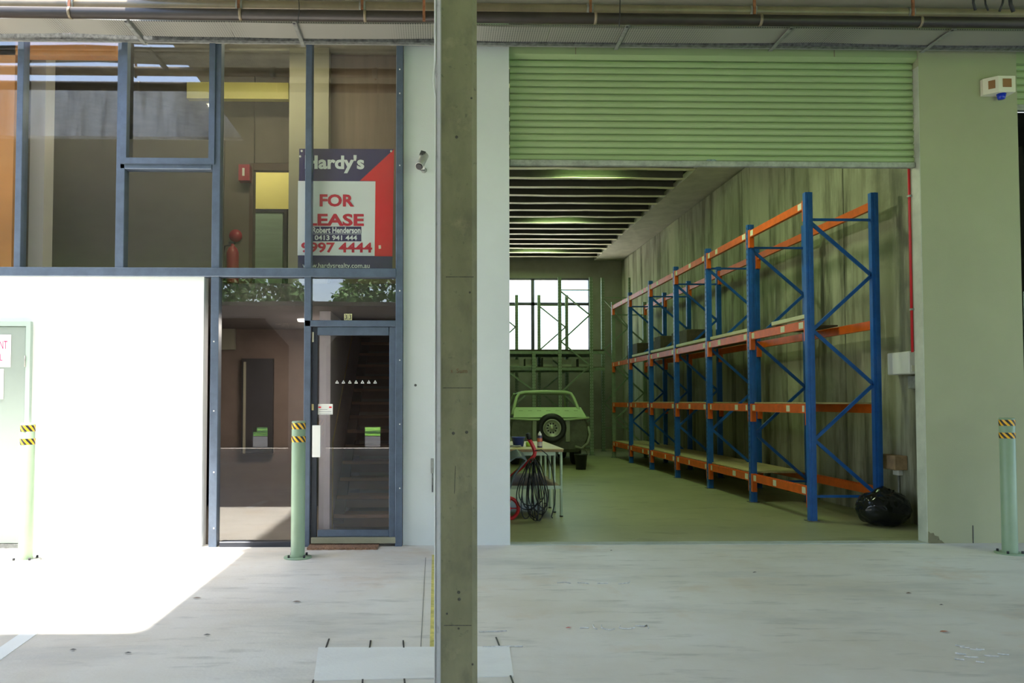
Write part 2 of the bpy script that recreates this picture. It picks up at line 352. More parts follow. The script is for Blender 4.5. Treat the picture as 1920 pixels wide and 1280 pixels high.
a = PY(-500, 512, FY - .07); b = PY(742, 505, FY - .07)
MB().bev(a.x, b.x, FY - .07, FY + .06, a.z - .015, b.z + .012, .004).build('transom', FRAME, ww)
fbar(571, 600, 742, 612, name='transom')
fbar(411, 1016, 571, 1026, name='transom', m=FRAMED, z0=0.0)
# top hung sash in the third bay
def sash(px0, py0, px1, py1, t=12):
    sm = MB(); y0 = FY - .085
    a = PY(px0, py1, y0); b = PY(px1, py0, y0); w_ = t / 185 * .9
    sm.box(a.x, a.x + w_, y0, FY, a.z, b.z); sm.box(b.x - w_, b.x, y0, FY, a.z, b.z); sm.box(a.x + w_, b.x - w_, y0, FY, a.z, a.z + w_); sm.box(a.x + w_, b.x - w_, y0, FY, b.z - w_, b.z)
    return sm.build('opening_sash', FRAME, ww, 'top hung opening sash')
sash(225, 60, 404, 306)
fbar(225, 307, 397, 317, name='transom')
a = PY(742, 300, FY - .08); b = PY(755, 300, FY - .08)
rm = MB()
for py in (130, 175, 310, 545, 675, 795, 915):
    for px in (749.5,):
        q = PY(px, py, FY - .062); rm.box(q.x - .006, q.x + .006, q.y - .006, q.y + .004, q.z - .006, q.z + .006)
for py in (640, 770, 885, 990):
    q = PY(401, py, FY - .062); rm.box(q.x - .006, q.x + .006, q.y - .006, q.y + .004, q.z - .006, q.z + .006)
rm.build('rivets', WHITE, ww)['kind'] = 'stuff'
def pane(px0, px1, z0, z1, par=ww, m=GLASS, Y=FY):
    a = PY(px0, 400, Y); b = PY(px1, 400, Y)
    return MB().box(a.x, b.x, Y, Y + .006, z0, z1).build('pane', m, par)
for (x0, x1) in ((-350, -168), (-160, 31), (40, 219), (233, 397), (410, 572), (582, 744)): pane(x0, x1, ZS + .02, CEIL)
zt = PY(600, 606, FY).z
pane(410, 572, .04, ZS, m=GLASSD); pane(582, 744, zt, ZS, m=GLASSD)
# ------------------------------------------------------------------ entry door
dr = struct(empty('door_1', (-.85, FY, 0)), 'glazed aluminium entry door')
xL = PY(583, 800, FY).x; xR = PY(742, 800, FY).x; zT = PY(600, 612, FY).z
DY = FY + .0
def dbox(px0, py0, px1, py1, nm, m, y0=-.03, y1=.03, **k):
    a = PY(px0, py1, DY + y0); b = PY(px1, py0, DY + y0)
    return MB().bev(a.x, b.x, DY + y0, DY + y1, a.z, b.z, .003).build(nm, m, dr)
dbox(583, 613, 595, 1010, 'stile', FRAMED); dbox(729, 613, 742, 1010, 'stile', FRAME)
dbox(595, 613, 729, 628, 'top_rail', FRAME); dbox(595, 993, 729, 1006, 'bottom_rail', FRAME)
dbox(583, 1007, 742, 1019, 'sill', mat('sill_olive', (.30, .29, .20), .5), -.06, .05)
a = PY(594, 990, DY); b = PY(730, 627, DY)
MB().box(a.x, b.x, DY, DY + .006, a.z - .03, b.z + .02).build('pane', GLASSD, dr)
dbox(585, 797, 601, 857, 'handle', WHITE, -.055, -.035)
dbox(584, 757, 588, 769, 'lock_cylinder', mat('brass', (.6, .5, .25), .35, .7), -.045, -.03)
dbox(585, 622, 588, 641, 'closer_pin', mat('brass2', (.6, .55, .4), .35, .7), -.045, -.03)
st = dbox(596, 757, 624, 777, 'sticker', WHITE, -.004, -.002); st['label'] = 'small white notice with red marks'
for (x0, x1) in ((597, 602), (617, 622)):
    a = PY(x0, 762, DY - .0045); b = PY(x1, 764.5, DY - .0045); MB().box(a.x, b.x, DY - .0055, DY - .0045, b.z, a.z).build('red_mark', SIGNR, st)
for (x0, x1, y) in ((600, 614, 767), (598, 621, 771), (599, 622, 775)):
    a = PY(x0, y, DY - .0045); b = PY(x1, y + .9, DY - .0045); MB().box(a.x, b.x, DY - .0055, DY - .0045, b.z, a.z).build('text_line', mat('grey_print', (.35, .38, .4), .6), st)
for k in range(7):
    cx = 632 + k * 11.9; tm = MB()
    def tri(r): return [(PY(cx + dx * r, 716 + dy * r, DY - .004)) for dx, dy in ((-3.4, 2.6), (3.4, 2.6), (0, -3.6))]
    o_, i_ = tri(1), tri(.5)
    for e in range(3):
        f_ = (e + 1) % 3; q = [o_[e], o_[f_], i_[f_], i_[e]]; tm.prism([(v.x, v.z) for v in q], DY - .004, DY - .002, 'y')
    tm.build('triangle_decal', WHITE, dr)
# number on the fanlight
a = PY(645, 600, FY - .01); b = PY(660, 588, FY - .01)
hn = thing('house_number', 'yellow stickers reading 33 on the glass above the door', 'number', (a.x, FY - .01, a.z))
mid = (a.x + b.x) / 2
for (x0, x1) in ((a.x, mid - .002), (mid + .002, b.x)):
    MB().box(x0, x1, FY - .008, FY - .002, a.z, b.z).build('tile', mat('number_yellow', (.85, .78, .40), .5), hn)
    text('3', x0 + .009, x1 - .009, a.z + .008, b.z - .008, FY - .0095, BLACK, hn, bold=.01)
# doormat
a = PZ(575, 1031, 0); b = PZ(711, 1021, 0); n = 26
mm = MB(); pts = [(a.x + (b.x - a.x) * i / n, a.y + random.uniform(-.012, .012)) for i in range(n + 1)] + [(b.x + random.uniform(-.01, .01), b.y)] + [(a.x - .0, b.y)]
mm.prism(pts, .001, .022, 'z'); tag(mm.build('doormat', COIR), 'frayed brown coir doormat at the glazed entry door', 'doormat')
mm.v = mm.v

# ------------------------------------------------------------------ left service door
xd = PY(47, 800, FY - .06).x; zd = PY(20, 603, FY - .06).z
d2 = struct(empty('door_2', (xd - .5, FY, 0)), 'pale green service door at the left edge')
DG = mat('door_pale_green', (.25, .30, .265), .5, var=.02)
MB().bev(xd - 1.0, xd, FY - .075, FY - .04, .05, zd - .05, .004).build('leaf', DG, d2)
DGF = mat('door_frame_green', (.38, .48, .42), .5, var=.02)
MB().box(xd + .006, xd + .05, FY - .09, FY - .04, 0, zd).build('jamb', DGF, d2); MB().box(xd - 1.05, xd + .006, FY - .09, FY - .04, zd - .045, zd).build('head', DGF, d2)
MB().box(xd - 1.0, xd, FY - .08, FY - .04, .0, .045).build('sill', GALVD, d2)
MB().cyl((xd + .003, FY - .092, zd - .45), (xd + .003, FY - .092, zd - .34), .008, 8).build('hinge', GALV, d2)
MB().cyl((xd + .003, FY - .092, .3), (xd + .003, FY - .092, .41), .008, 8).build('hinge', GALV, d2)
a = PY(-30, 688, FY - .08); b = PY(21, 627, FY - .08)
ds = thing('door_sign', 'white notice in magenta capitals on the green service door', 'sign', (b.x, FY - .08, a.z))
MB().box(a.x - .05, b.x, FY - .08, FY - .076, a.z, b.z).build('board', WHITE, ds)
a1 = PY(-1, 654, FY - .08); b1 = PY(14, 639, FY - .08); text('NT', a1.x, b1.x, a1.z, b1.z, FY - .081, MAG, ds)
a1 = PY(0, 676, FY - .08); b1 = PY(5, 663, FY - .08); text('L', a1.x, b1.x, a1.z, b1.z, FY - .081, MAG, ds)
a = PY(-30, 748, FY - .08); b = PY(7, 691, FY - .08)
tag(MB().box(a.x, b.x, FY - .079, FY - .076, a.z, b.z).build('paper_notice', WHITE), 'blank white paper taped below the magenta notice', 'notice')

# ------------------------------------------------------------------ office interior
ZF = 2.68
struct(MB().box(-9, -.35, WT - .1, 14, ZF - .25, ZF - .02).build('floor_office_upper', DARKO))
struct(MB().box(-9, -.35, WT - .1, 14, 5.78, 5.88).build('ceiling_office', mat('office_ceiling', (.40, .38, .30), .8)))
struct(MB().box(-9.1, -9, WT - .1, 14, 0, 5.8).build('wall_office_left', BROWNW)); struct(MB().box(-.35, -.2, WT, 14.1, 0, 5.9).build('wall_party', CREAMW))
struct(MB().box(-9, -.35, 14, 14.15, 0, 5.9).build('wall_office_back', BROWNW))
def rect(px0, py0, px1, py1, Y, m, nm, th=.12, z0=None, z1=None, par=None):
    a = PY(px0, py1, Y); b = PY(px1, py0, Y)
    return MB().box(a.x, b.x, Y, Y + th, a.z if z0 is None else z0, b.z if z1 is None else z1).build(nm, m, par)
o = struct(rect(-600, 90, 29, 505, 8.6, ORW, 'wall_orange', z0=ZF, z1=5.78), 'orange painted office wall')
struct(rect(-200, 80, 217, 101, 8.6, ORW, 'trim_orange_bulkhead', z1=5.78), 'orange bulkhead along the ceiling')
struct(rect(52, 90, 87, 505, 9.1, mat('office_white', (.62, .58, .56), .6, var=.03), 'trim_column', th=.22, z0=ZF, z1=5.78), 'pale square column inside the upper office')
struct(rect(88, 262, 420, 505, 9.8, DARKO, 'wall_partition', th=.05, z0=ZF), 'dark partition screens inside the upper office')
struct(rect(410, 85, 478, 505, 10.6, BROWNW, 'wall_corridor', z0=ZF, z1=5.78), 'brown corridor wall')
cw = struct(rect(540, 90, 617, 505, 9.7, CREAMW, 'wall_cream', th=.5, z0=ZF, z1=5.78), 'cream partition end')
struct(rect(617, 90, 760, 505, 9.9, mat('timber_panel', (.20, .145, .105), .7, var=.1, stretch=(4, 1, .3)), 'wall_timber', z0=ZF, z1=5.78), 'brown panelled wall behind the sign')
struct(rect(350, 155, 541, 184, 10.2, YELW, 'trim_bulkhead', th=.1), 'pale yellow lit bulkhead')
struct(rect(478, 270, 545, 305, 10.6, BROWNW, 'trim_door_head', z1=5.78))
struct(rect(470, 306, 545, 319, 10.58, mat('door_frame_brown', (.10, .06, .04), .6), 'trim_doorway', th=.1)); struct(rect(466, 306, 475, 505, 10.57, MATS['door_frame_brown'], 'trim_doorway_jamb', th=.1, z0=ZF))
struct(rect(440, 300, 600, 392, 12.2, YELW, 'wall_yellow'), 'yellow wall beyond the doorway')
struct(rect(440, 392, 600, 398, 12.19, FRAMED, 'trim_rail'))
struct(rect(440, 398, 530, 505, 12.2, mat('pale_green_glass', (.30, .42, .34), .3, var=.1, stretch=(.3, 1, 4)), 'wall_screen', z0=ZF), 'green tinted screen beyond the doorway')
struct(rect(531, 392, 538, 505, 12.1, BLACK, 'trim_screen_post', z0=ZF))
al = bpy.data.lights.new('office_tube_light', 'AREA'); al.shape = 'RECTANGLE'; al.size = 1.2; al.size_y = .15; al.energy = 14; al.color = (1, .93, .6)
def office_lamp(x, y, z, e, lab):
    t = thing('ceiling_batten', lab, 'ceiling light', (x, y, z + .06))
    MB().box(x - .6, x + .6, y - .06, y + .06, z + .03, z + .07).build('housing', WHITE, t)
    MB().cyl((x - .58, y, z + .015), (x + .58, y, z + .015), .014, 10).build('tube', mat('tube_warm', (1, .93, .6), .5, var=0, emit=6), t)
    l = al.copy(); l.energy = e; lo = bpy.data.objects.new('lamp', l); COL.objects.link(lo); lo.location = (x, y, z - .01)
office_lamp(-2.0, 8.85, 5.66, 16, 'fluorescent batten on the office ceiling before the yellow bulkhead')
office_lamp(-2.7, 11.4, 5.66, 12, 'fluorescent batten beyond the brown office doorway')
# fire extinguisher + round sign + exit sign
ex = PY(440, 500, 10.5); EY = 10.5
RE = mat('extinguisher_red', (.40, .03, .05), .35, var=.05)
fe = thing('fire_extinguisher', 'red fire extinguisher with black hose on the corridor wall', 'fire extinguisher', (ex.x, EY, 0))
zt_ = PY(440, 462, EY).z; x_ = PY(437, 480, EY).x
MB().lathe((x_, EY - .02, 0), [(0, 2.98), (.075, 2.98), (.08, 3.0), (.08, zt_ - .09), (.06, zt_ - .03), (.025, zt_), (.02, zt_ + .03), (0, zt_ + .03)], 20).build('cylinder', RE, fe)
MB().box(x_ - .05, x_ + .03, EY - .04, EY, zt_ + .03, zt_ + .055).build('lever', BLACK, fe)
MB().tube([(x_ - .02, EY - .03, zt_ + .02), (x_ - .1, EY - .03, zt_), (x_ - .13, EY - .03, zt_ - .15), (x_ - .12, EY - .03, zt_ - .35), (x_ - .1, EY - .03, zt_ - .45)], .011, 8).build('hose', BLACK, fe)
q = PY(442, 442, 10.58); tag(MB().lathe((q.x, 10.58, q.z), [(0, 0), (.085, 0), (.085, -.01), (0, -.01)], 24, 'y').build('round_sign', RE), 'round red location sign above the fire extinguisher', 'sign')
a = PY(447, 338, 10.45); b = PY(468, 308, 10.45); hs = thing('hanging_sign', 'small red box sign with white stripe left of the brown doorway', 'sign', (a.x, 10.45, a.z))
MB().box(a.x, b.x, 10.45, 10.58, a.z, b.z).build('box', RE, hs); MB().box(a.x + .05, a.x + .08, 10.445, 10.45, a.z + .06, b.z - .05).build('stripe', WHITE, hs)
# lower floor
struct(rect(400, 560, 596, 1010, 11.0, mat('lobby_brown', (.15, .11, .09), .7, var=.1), 'wall_lobby', z0=0, z1=ZF - .2), 'brown lobby wall behind the side glass')
struct(rect(410, 600, 440, 655, 10.9, CREAMW, 'trim_lobby_nib', th=.08))
struct(rect(452, 672, 512, 850, 10.9, BLACK, 'door_3', th=.08), 'black slab, painted shade of a doorway in the lobby wall'); struct(rect(455, 678, 461, 850, 10.88, CREAMW, 'trim_lobby_jamb', th=.02))  # black slab puts the shade of an opening into the colour
struct(rect(597, 780, 619, 985, 8.75, LILAC, 'wall_stair', th=3.3, z0=0, z1=2.45), 'pale lilac wall beside the staircase')
stc = thing('staircase', 'timber stair rising behind the glazed entry door', 'staircase', (-.85, 9.0, 0))
xs0, xs1 = PY(630, 900, 9.2).x, -.36
for k in range(13):
    y = 9.05 + k * .26; z = .18 * (k + 1)
    MB().bev(xs0, xs1, y - .03, y + .26, z - .04, z, .004).build('tread', WOOD, stc)
    MB().box(xs0, xs1, y, y + .02, z - .14, z - .04).build('riser', mat('riser_dark', (.16, .10, .07), .6), stc)
MB().bar((xs0 - .03, 9.0, .1), (xs0 - .03, 12.4, 2.42), .05, .28, (1, 0, 0)).build('stringer', DARKO, stc)
MB().tube([(xs0 - .02, 8.95, .98), (xs0 - .02, 12.2, 3.2)], .018, 8).build('handrail', mat('brass_rail', (.62, .5, .25), .35, .4), stc)
MB().cyl((xs0 - .02, 8.95, 0), (xs0 - .02, 8.95, 1.0), .02, 8).build('newel_post', mat('brass_rail', (.62, .5, .25), .35, .4), stc)
al2 = bpy.data.lights.new('lobby_fill_light', 'AREA'); al2.size = .6; al2.energy = 22; al2.color = (1, .9, .75)  # area light added to lift the dark lobby and stair
lo = bpy.data.objects.new('lobby_fill_lamp', al2); COL.objects.link(lo); lo.location = (-1.6, 9.6, 2.35)
lt = thing('fill_downlight', 'small invented downlight on the lobby ceiling', 'ceiling light', (-1.6, 9.6, 2.43)); MB().lathe((-1.6, 9.6, 2.40), [(0, 0), (.07, 0), (.08, .028), (0, .028)], 16).build('lens', mat('panel_glow', (1, .95, .85), .5, var=0, emit=2), lt)

# ------------------------------------------------------------------ for lease sign behind the glass
SY = FY + .10
def SP(cx, cy): return PY(540 + cx / 4.925, 260 + cy / 4.925, SY)
sg = thing('lease_sign', 'navy, red and white FOR LEASE board behind the upper office glass', 'sign', (SP(100, 1200).x, SY, SP(100, 1200).z))
def flat(pts, d, m, nm, par=sg):
    q = [SP(*p) for p in pts]; return MB().prism([(v.x, v.z) for v in q], SY - d, SY - d + .004, 'y').build(nm, m, par)
flat([(104, 92), (980, 95), (963, 1210), (90, 1222)], 0, NAVY, 'board')
flat([(93, 390), (808, 394), (800, 1082), (88, 1076)], .003, SIGNW, 'white_panel')
flat([(980, 97), (665, 388), (808, 391), (800, 1084), (964, 1086)], .003, SIGNR, 'red_panel')
flat([(222, 812), (678, 812), (677, 948), (222, 948)], .005, NAVY, 'name_strip')
flat([(222, 878), (678, 878), (678, 882), (222, 882)], .0062, SIGNW, 'divider')
flat([(836, 985), (858, 983), (860, 1015), (838, 1017)], .006, LABEL, 'tape_piece')
for c_ in ((127, 113), (953, 115), (113, 163)):
    q = SP(*c_); MB().lathe((q.x, SY - .003, q.z), [(0, -.004), (.008, -.004), (.012, 0)], 10, 'y').build('eyelet', WHITE, sg)
def st_(s, x0, x1, yt, yb, m, bold=.0, d=.0075):
    a = SP(x0, yb); b = SP(x1, yt); text(s, a.x, b.x, a.z, b.z, SY - d, m, sg, bold=bold)
st_("Hardy's", 158, 705, 153, 318, mat('pale_letter', (.84, .90, .90), .5, var=.01), .035)
st_('FOR', 293, 612, 515, 628, SIGNT, .035); st_('LEASE', 172, 702, 695, 806, SIGNT, .035)
st_('Robert Henderson', 226, 671, 818, 872, MATS['pale_letter'], .03); st_('0413 941 444', 247, 638, 893, 938, MATS['pale_letter'], .025)
st_('9997 4444', 122, 778, 960, 1052, SIGNT, .03); st_('www.hardysrealty.com.au', 135, 755, 1150, 1206, MATS['pale_letter'], .01)

# ------------------------------------------------------------------ roller shutter
rs = thing('roller_shutter', 'green ribbed roller shutter rolled two thirds up', 'shutter', (2.8, FY + .1, 3.86))
z_top = PY(1300, 114, FY + .08).z; z_bot = PY(1300, 302, FY + .08).z; NS = 15; h = (z_top - z_bot) / NS
def slat_mesh(x0, x1, h):
    prof = [(0.0, 0), (-.010, .004), (-.018, h * .2), (-.021, h * .5), (-.018, h * .76), (-.008, h * .86), (.002, h * .88), (-.006, h * .93), (0.0, h)]
    m_ = MB(); vs = [(x, p[0], p[1]) for x in (x0, x1) for p in prof]; n_ = len(prof)
    vs += [(x, p[0] + .012, p[1]) for x in (x0, x1) for p in prof]
    m_.add(vs, [(i, i + 1, n_ + i + 1, n_ + i) for i in range(n_ - 1)] + [(2 * n_ + i, 3 * n_ + i, 3 * n_ + i + 1, 2 * n_ + i + 1) for i in range(n_ - 1)])
    return m_.mesh('slat', SHUT)
sme = slat_mesh(.75, 4.99, h)
for k in range(NS): inst('slat', sme, rs, (0, FY + .10, z_bot + k * h))
MB().bev(.75, 4.99, FY + .06, FY + .12, PY(1300, 312, FY + .08).z, z_bot, .006).build('bottom_rail', mat('rail_grey', (.40, .42, .37), .5, .2, var=.2, scale=12), rs, 'grey metal bottom rail')
MB().prism([(FY + .08, z_top), (FY + .02, z_top + .03), (FY + .02, 5.2), (FY + .08, 5.345), (FY + .11, 5.345), (FY + .11, z_top)], .737, 5.003, 'x').build('hood', SHUT, rs, 'plain green hood panel')
for x_ in (PY(1080, 100, FY).x, PY(1566, 100, FY).x): MB().box(x_ - .004, x_ + .004, FY + .016, FY + .021, z_top + .03, 5.1).build('seam', mat('seam_rust', (.25, .22, .14), .7), rs)
a = PY(1320, 306, FY + .055); b = PY(1347, 298, FY + .055)
MB().prism([(a.x, a.z), (a.x + .05, a.z + .02), (b.x - .02, a.z), (b.x, a.z + .02), (b.x - .03, b.z), (a.x + .04, b.z)], FY + .068, FY + .074, 'y').build('sticker_remains', mat('sticker_blue', (.28, .38, .38), .6, var=.4, scale=60), rs)
# neighbour's shutter, right edge of the frame
r2 = thing('roller_shutter', 'green roller shutter of the next unit at the right edge', 'shutter', (8, FY + .1, 4.5))
sme2 = slat_mesh(6.05, 10, .075)
for k in range(7): inst('slat', sme2, r2, (0, FY + .10, 4.56 + k * .075))
MB().box(6.05, 10, FY + .06, FY + .12, 4.50, 4.56).build('bottom_rail', MATS['rail_grey'], r2); MB().box(6.05, 10, FY + .05, FY + .08, 5.09, 5.2).build('hood', SHUT, r2)

# ------------------------------------------------------------------ warehouse shell
XW = 5.6; BY = 24.1; ZC = 5.74
wr = struct(empty('wall_right', (XW, 8.35, 0)), 'stained precast concrete side wall')
joints = [8.35, 9.05, 10.85, 12.7, 14.5, 16.3, 18.1, 19.9, 21.7, BY]
for a, b in zip(joints[:-1], joints[1:]):
    dx = random.uniform(0, .006)
    MB().bev(XW + dx, XW + .2, a + .016, b - .016, 0, 5.70, .008).build('panel', PANEL, wr)
struct(MB().box(XW + .12, XW + .26, FY + .16, BY + .3, 0, 5.9).build('wall_right_core', BLACK))
struct(MB().box(-.35, 2.2, BY, BY + .2, 0, 2.95).box(2.2, XW + .2, BY, BY + .2, 0, 2.95).box(4.66, XW + .2, BY, BY + .2, 2.95, 5.9).box(-.35, 4.66, BY, BY + .2, 5.15, 5.9).build('wall_back', mat('back_wall', (.30, .29, .24), .85, var=.12, scale=1)), 'grey rear wall of the warehouse')
# rear window
wb = struct(empty('window_2', (2, BY, 3)), 'blown out rear window of the warehouse')
FP = mat('rear_window_frame', (.08, .07, .11), .5)
for (x0, x1) in ((-.35, -.27), (PY(996, 600, BY).x, PY(1002, 600, BY).x), (4.58, 4.66)): MB().box(x0, x1, BY - .02, BY + .06, 2.95, 5.15).build('mullion', FP, wb)
z_ = PY(1000, 570, BY).z
MB().box(-.35, 4.66, BY - .02, BY + .05, z_ - .04, z_ + .05).build('transom', FP, wb); MB().box(-.35, 4.66, BY - .04, BY + .06, 2.9, 2.98).build('sill', FP, wb); MB().box(-.35, 4.66, BY - .02, BY + .06, 5.11, 5.17).build('head', FP, wb)
MB().box(-.3, 4.6, BY + .01, BY + .016, 2.95, 5.13).build('pane', glassmat('rear_glass', (.95, .95, .95), 0.0), wb)
# roof: deck, purlins, flat edge strip
cl = struct(empty('ceiling_warehouse', (2, 16, ZC)), 'warehouse roof of ribbed purlins under dark decking')
MB().box(-.4, XW + .2, 8.35, BY + .2, ZC + .25, ZC + .32).build('decking', DECK, cl)
MB().box(4.77, XW + .15, 8.35, BY, ZC - .02, ZC + .1).build('edge_strip', mat('edge_strip', (.52, .50, .40), .8, var=.1), cl, 'pale flat ceiling strip along the concrete wall')
pur = MB(); nseg = 14
vs = []
for i in range(nseg + 1):
    x = -.35 + (4.8 + .35) * i / nseg; dz = 0
    vs += [(x, -.07, dz), (x, .07, dz), (x, .07, dz + .006), (x, -.07, dz + .006)]
pur.add(vs, [(i * 4 + k, i * 4 + (k + 1) % 4, (i + 1) * 4 + (k + 1) % 4, (i + 1) * 4 + k) for i in range(nseg) for k in range(4)])
CRL = mat('purlin_cream', (.88, .85, .60), .55, var=.05)
k = 0; y = 15.26 - 10 * .6435
while y < BY - .02:
    rx = random.random() * 10
    pv = MB(); pv.v = [(v[0], v[1] + y, v[2] + ZC + .012 * noise.noise(Vector((v[0] * 1.3 + rx, y * 3, 0)))) for v in pur.v]; pv.f = list(pur.f); pv.sm = list(pur.sm)
    p = pv.build('purlin', CRL, cl); MB().box(-.35, 4.78, y + .045, y + .055, ZC + .004, ZC + .25).build('purlin_web', mat('purlin_web', (.10, .09, .075), .7), p)
    y += .6435
# lamps between the purlins
hl = None
for i, y in enumerate((11.08, 14.94, 18.8, 22.66)):
    if hl is None:
        hl = thing('high_bay_light', 'batten light between purlins hidden behind the lowered shutter', 'ceiling light', (2.9, y, ZC + .2), 'warehouse ceiling lights')
        MB().box(2.35, 3.45, y - .09, y + .09, ZC + .17, ZC + .24).build('housing', WHITE, hl)
        MB().cyl((2.38, y, ZC + .14), (3.42, y, ZC + .14), .02, 10).build('tube', mat('tube_green', (.55, 1.0, .30), .5, var=0, emit=9), hl)
    else:
        c = copy_tree(hl); c.location.y = y; c['label'] = ('', 'recessed batten light nearest behind the shutter bottom', 'recessed batten light midway down the warehouse ceiling', 'recessed batten light nearest the rear wall')[i]
    l = bpy.data.lights.new('bay', 'AREA'); l.shape = 'RECTANGLE'; l.size = 1.1; l.size_y = .2; l.energy = 17; l.color = (.66, 1.0, .42)
    lo = bpy.data.objects.new('bay_lamp', l); COL.objects.link(lo); lo.location = (2.9, y, ZC + .10)
pl_ = thing('fill_pendant_lamp', 'pendant lamp added unseen behind the lowered shutter to brighten the purlins', 'ceiling light', (2.6, 10.6, 4.9))  # unseen lamp added to lift the purlin undersides
MB().lathe((2.6, 10.6, 4.95), [(.02, .25), (.06, .22), (.22, .05), (.23, .04), (.20, .05), (.05, .2), (0, .2)], 20).build('shade', GALV, pl_); MB().cyl((2.6, 10.6, 5.18), (2.6, 10.6, ZC + .252), .008, 6).build('rod', GALVD, pl_)
MB().lathe((2.6, 10.6, 4.95), [(0, -.08), (.05, -.05), (.06, 0), (.03, .1), (0, .12)], 16).build('bulb', mat('bulb_glow', (.9, 1, .6), .4, var=0, emit=12), pl_)
l = bpy.data.lights.new('fill_pendant', 'POINT'); l.energy = 45; l.shadow_soft_size = .12; l.color = (.92, 1.0, .66)
lo = bpy.data.objects.new('fill_pendant_light', l); COL.objects.link(lo); lo.location = (2.6, 10.6, 4.70)
# party wall and neighbour interior
struct(MB().box(-.35, -.2, 14.1, BY + .2, 0, 6).build('wall_warehouse_left', PANEL))
struct(MB().box(5.86, 16, 19, 19.2, 0, 6).build('wall_neighbour_back', mat('dark_back', (.09, .09, .08), .8)))
struct(MB().box(5.86, 16, WT, 19.2, 5.9, 6.05).build('ceiling_neighbour', DECK))
struct(MB().box(10.2, 10.4, WT, 19.2, 0, 6).build('wall_neighbour_side', PANEL))
tb = thing('strip_light', 'white strip light hanging inside the next unit', 'ceiling light', (7, 10, 4.95)); q = PY(1912, 190, 10)
MB().box(q.x - .1, q.x + 1.2, 10, 10.1, q.z - .11, q.z - .02).build('housing', mat('strip_white', (.9, .95, 1), .5, var=0, emit=.8), tb)
for i, (py, hh, m_, lb) in enumerate(((640, .35, CARTON, 'brown carton stacked in the next unit, upper'), (700, .3, CARTON, 'brown carton stacked in the next unit, lower'))):
    q = PY(1914, py, 10.5); tag(MB().bev(q.x, q.x + .5, 10.5, 10.9, q.z - hh, q.z, .01).build('carton', m_), lb, 'box', 'cartons in the next unit')
ns = thing('storage_shelf', 'green steel shelf seen past the right pier', 'shelf', (6.8, 10.7, 0))
qx = PY(1912, 700, 10.5).x
for x in (qx, qx + 1.2): MB().box(x, x + .05, 10.4, 10.45, 0, 2.9).build('post', GRNST, ns); MB().box(x, x + .05, 10.95, 11.0, 0, 2.9).build('post', GRNST, ns)
for z in (.5, PY(1914, 640, 10.5).z - .38, PY(1914, 700, 10.5).z - .33): MB().box(qx, qx + 1.25, 10.4, 11.0, z, z + .03).build('shelf', TIMBER, ns)

# ------------------------------------------------------------------ pallet racks
PW = .09
def post_mb(x, y, h, face=-1):
    m_ = MB(); t = .012; d = .07; w2 = PW / 2
    m_.box(x - w2, x + w2, y, y + t, 0, h)                        # front web
    m_.box(x - w2, x - w2 + t, y + t, y + d, 0, h); m_.box(x + w2 - t, x + w2, y + t, y + d, 0, h)
    m_.box(x - w2 + .028, x + w2 - .028, y - .008, y, 0, h)
    return m_
def brace_frame(rt, x0, x1, y, h, m, zs, top=None, t=.03):
    yb = y + .035
    for i in range(len(zs) - 1):
        a, b = (x0, x1) if i % 2 == 0 else (x1, x0)
        MB().bar((a + (.035 if a == x0 else -.035), yb, zs[i]), (b + (.035 if b == x0 else -.035), yb, zs[i + 1]), .04, .025, (0, 1, 0)).build('brace', m, rt)
    for z in (zs[0] + .04, zs[-1] - .03): MB().bar((x0 + .03, yb, z), (x1 - .03, yb, z), .03, .025, (0, 1, 0)).build('brace', m, rt)
RX0, RX1 = 4.52, 5.33; RY = [9.56 + 1.803 * i for i in range(7)]; RH = 3.99
LV = [0.36, 1.355, 2.38, 3.85]
rk = thing('pallet_rack', 'long blue and orange pallet rack against the concrete side wall', 'rack', (RX0, RY[0], 0))
for i, y in enumerate(RY):
    for x in (RX0, RX1):
        m_ = BLUE if i < 6 else GRNST
        p = post_mb(x, y, RH).build('post', m_, rk)
        MB().box(x - .07, x + .07, y - .02, y + .11, 0, .012).build('foot_plate', GALVD, p)
        if x == RX0 and i:
            hm = MB()
            z = .1
            while z < RH - .05: hm.box(x - PW / 2 - .002, x - PW / 2, y + .03, y + .045, z, z + .03); z += .075
            hm.build('slots', BLACK, p)['kind'] = 'stuff'
    brace_frame(rk, RX0, RX1, y, RH, BLUE if i < 6 else GRNST, [3.62, 2.98, 2.31, 1.65, .98, .33])
random.seed(3)
for b in range(6):
    y0, y1 = RY[b] + .08, RY[b + 1] - .005
    for li, z in enumerate(LV):
        for sx in (-1, 1):
            x = RX0 - .01 if sx < 0 else RX1 + .01
            bm_ = MB(); bm_.box(x - .022, x + .022, y0, y1, z - .055, z + .045); bm_.box(x - .001 if sx > 0 else x - .001, x + .021, y0 + .001, y1 - .001, z - .054, z + .055)
            if sx < 0: bm_.box(x - .026, x - .0221, y0, y1, z - .055, z - .045)
            bo = bm_.build('beam', ORANGE, rk)
            for yy, s_ in ((y0 - .035, 0), (y1 - .035, 1)):
                MB().box(x - .034, x + .03, yy - .02 + .0, yy + .05, z - .20, z + .055).build('end_plate', ORANGE, bo)
            if sx < 0:
                ys = [y0 + .05, y1 - .15] + ([random.uniform(y0 + .4, y1 - .4)] if random.random() < .75 else [])
                for yl in ys: MB().box(x - .024, x - .0225, yl, yl + random.choice((.06, .1, .12)), z - .04, z + .038).build('paper_sticker', LABEL, bo)
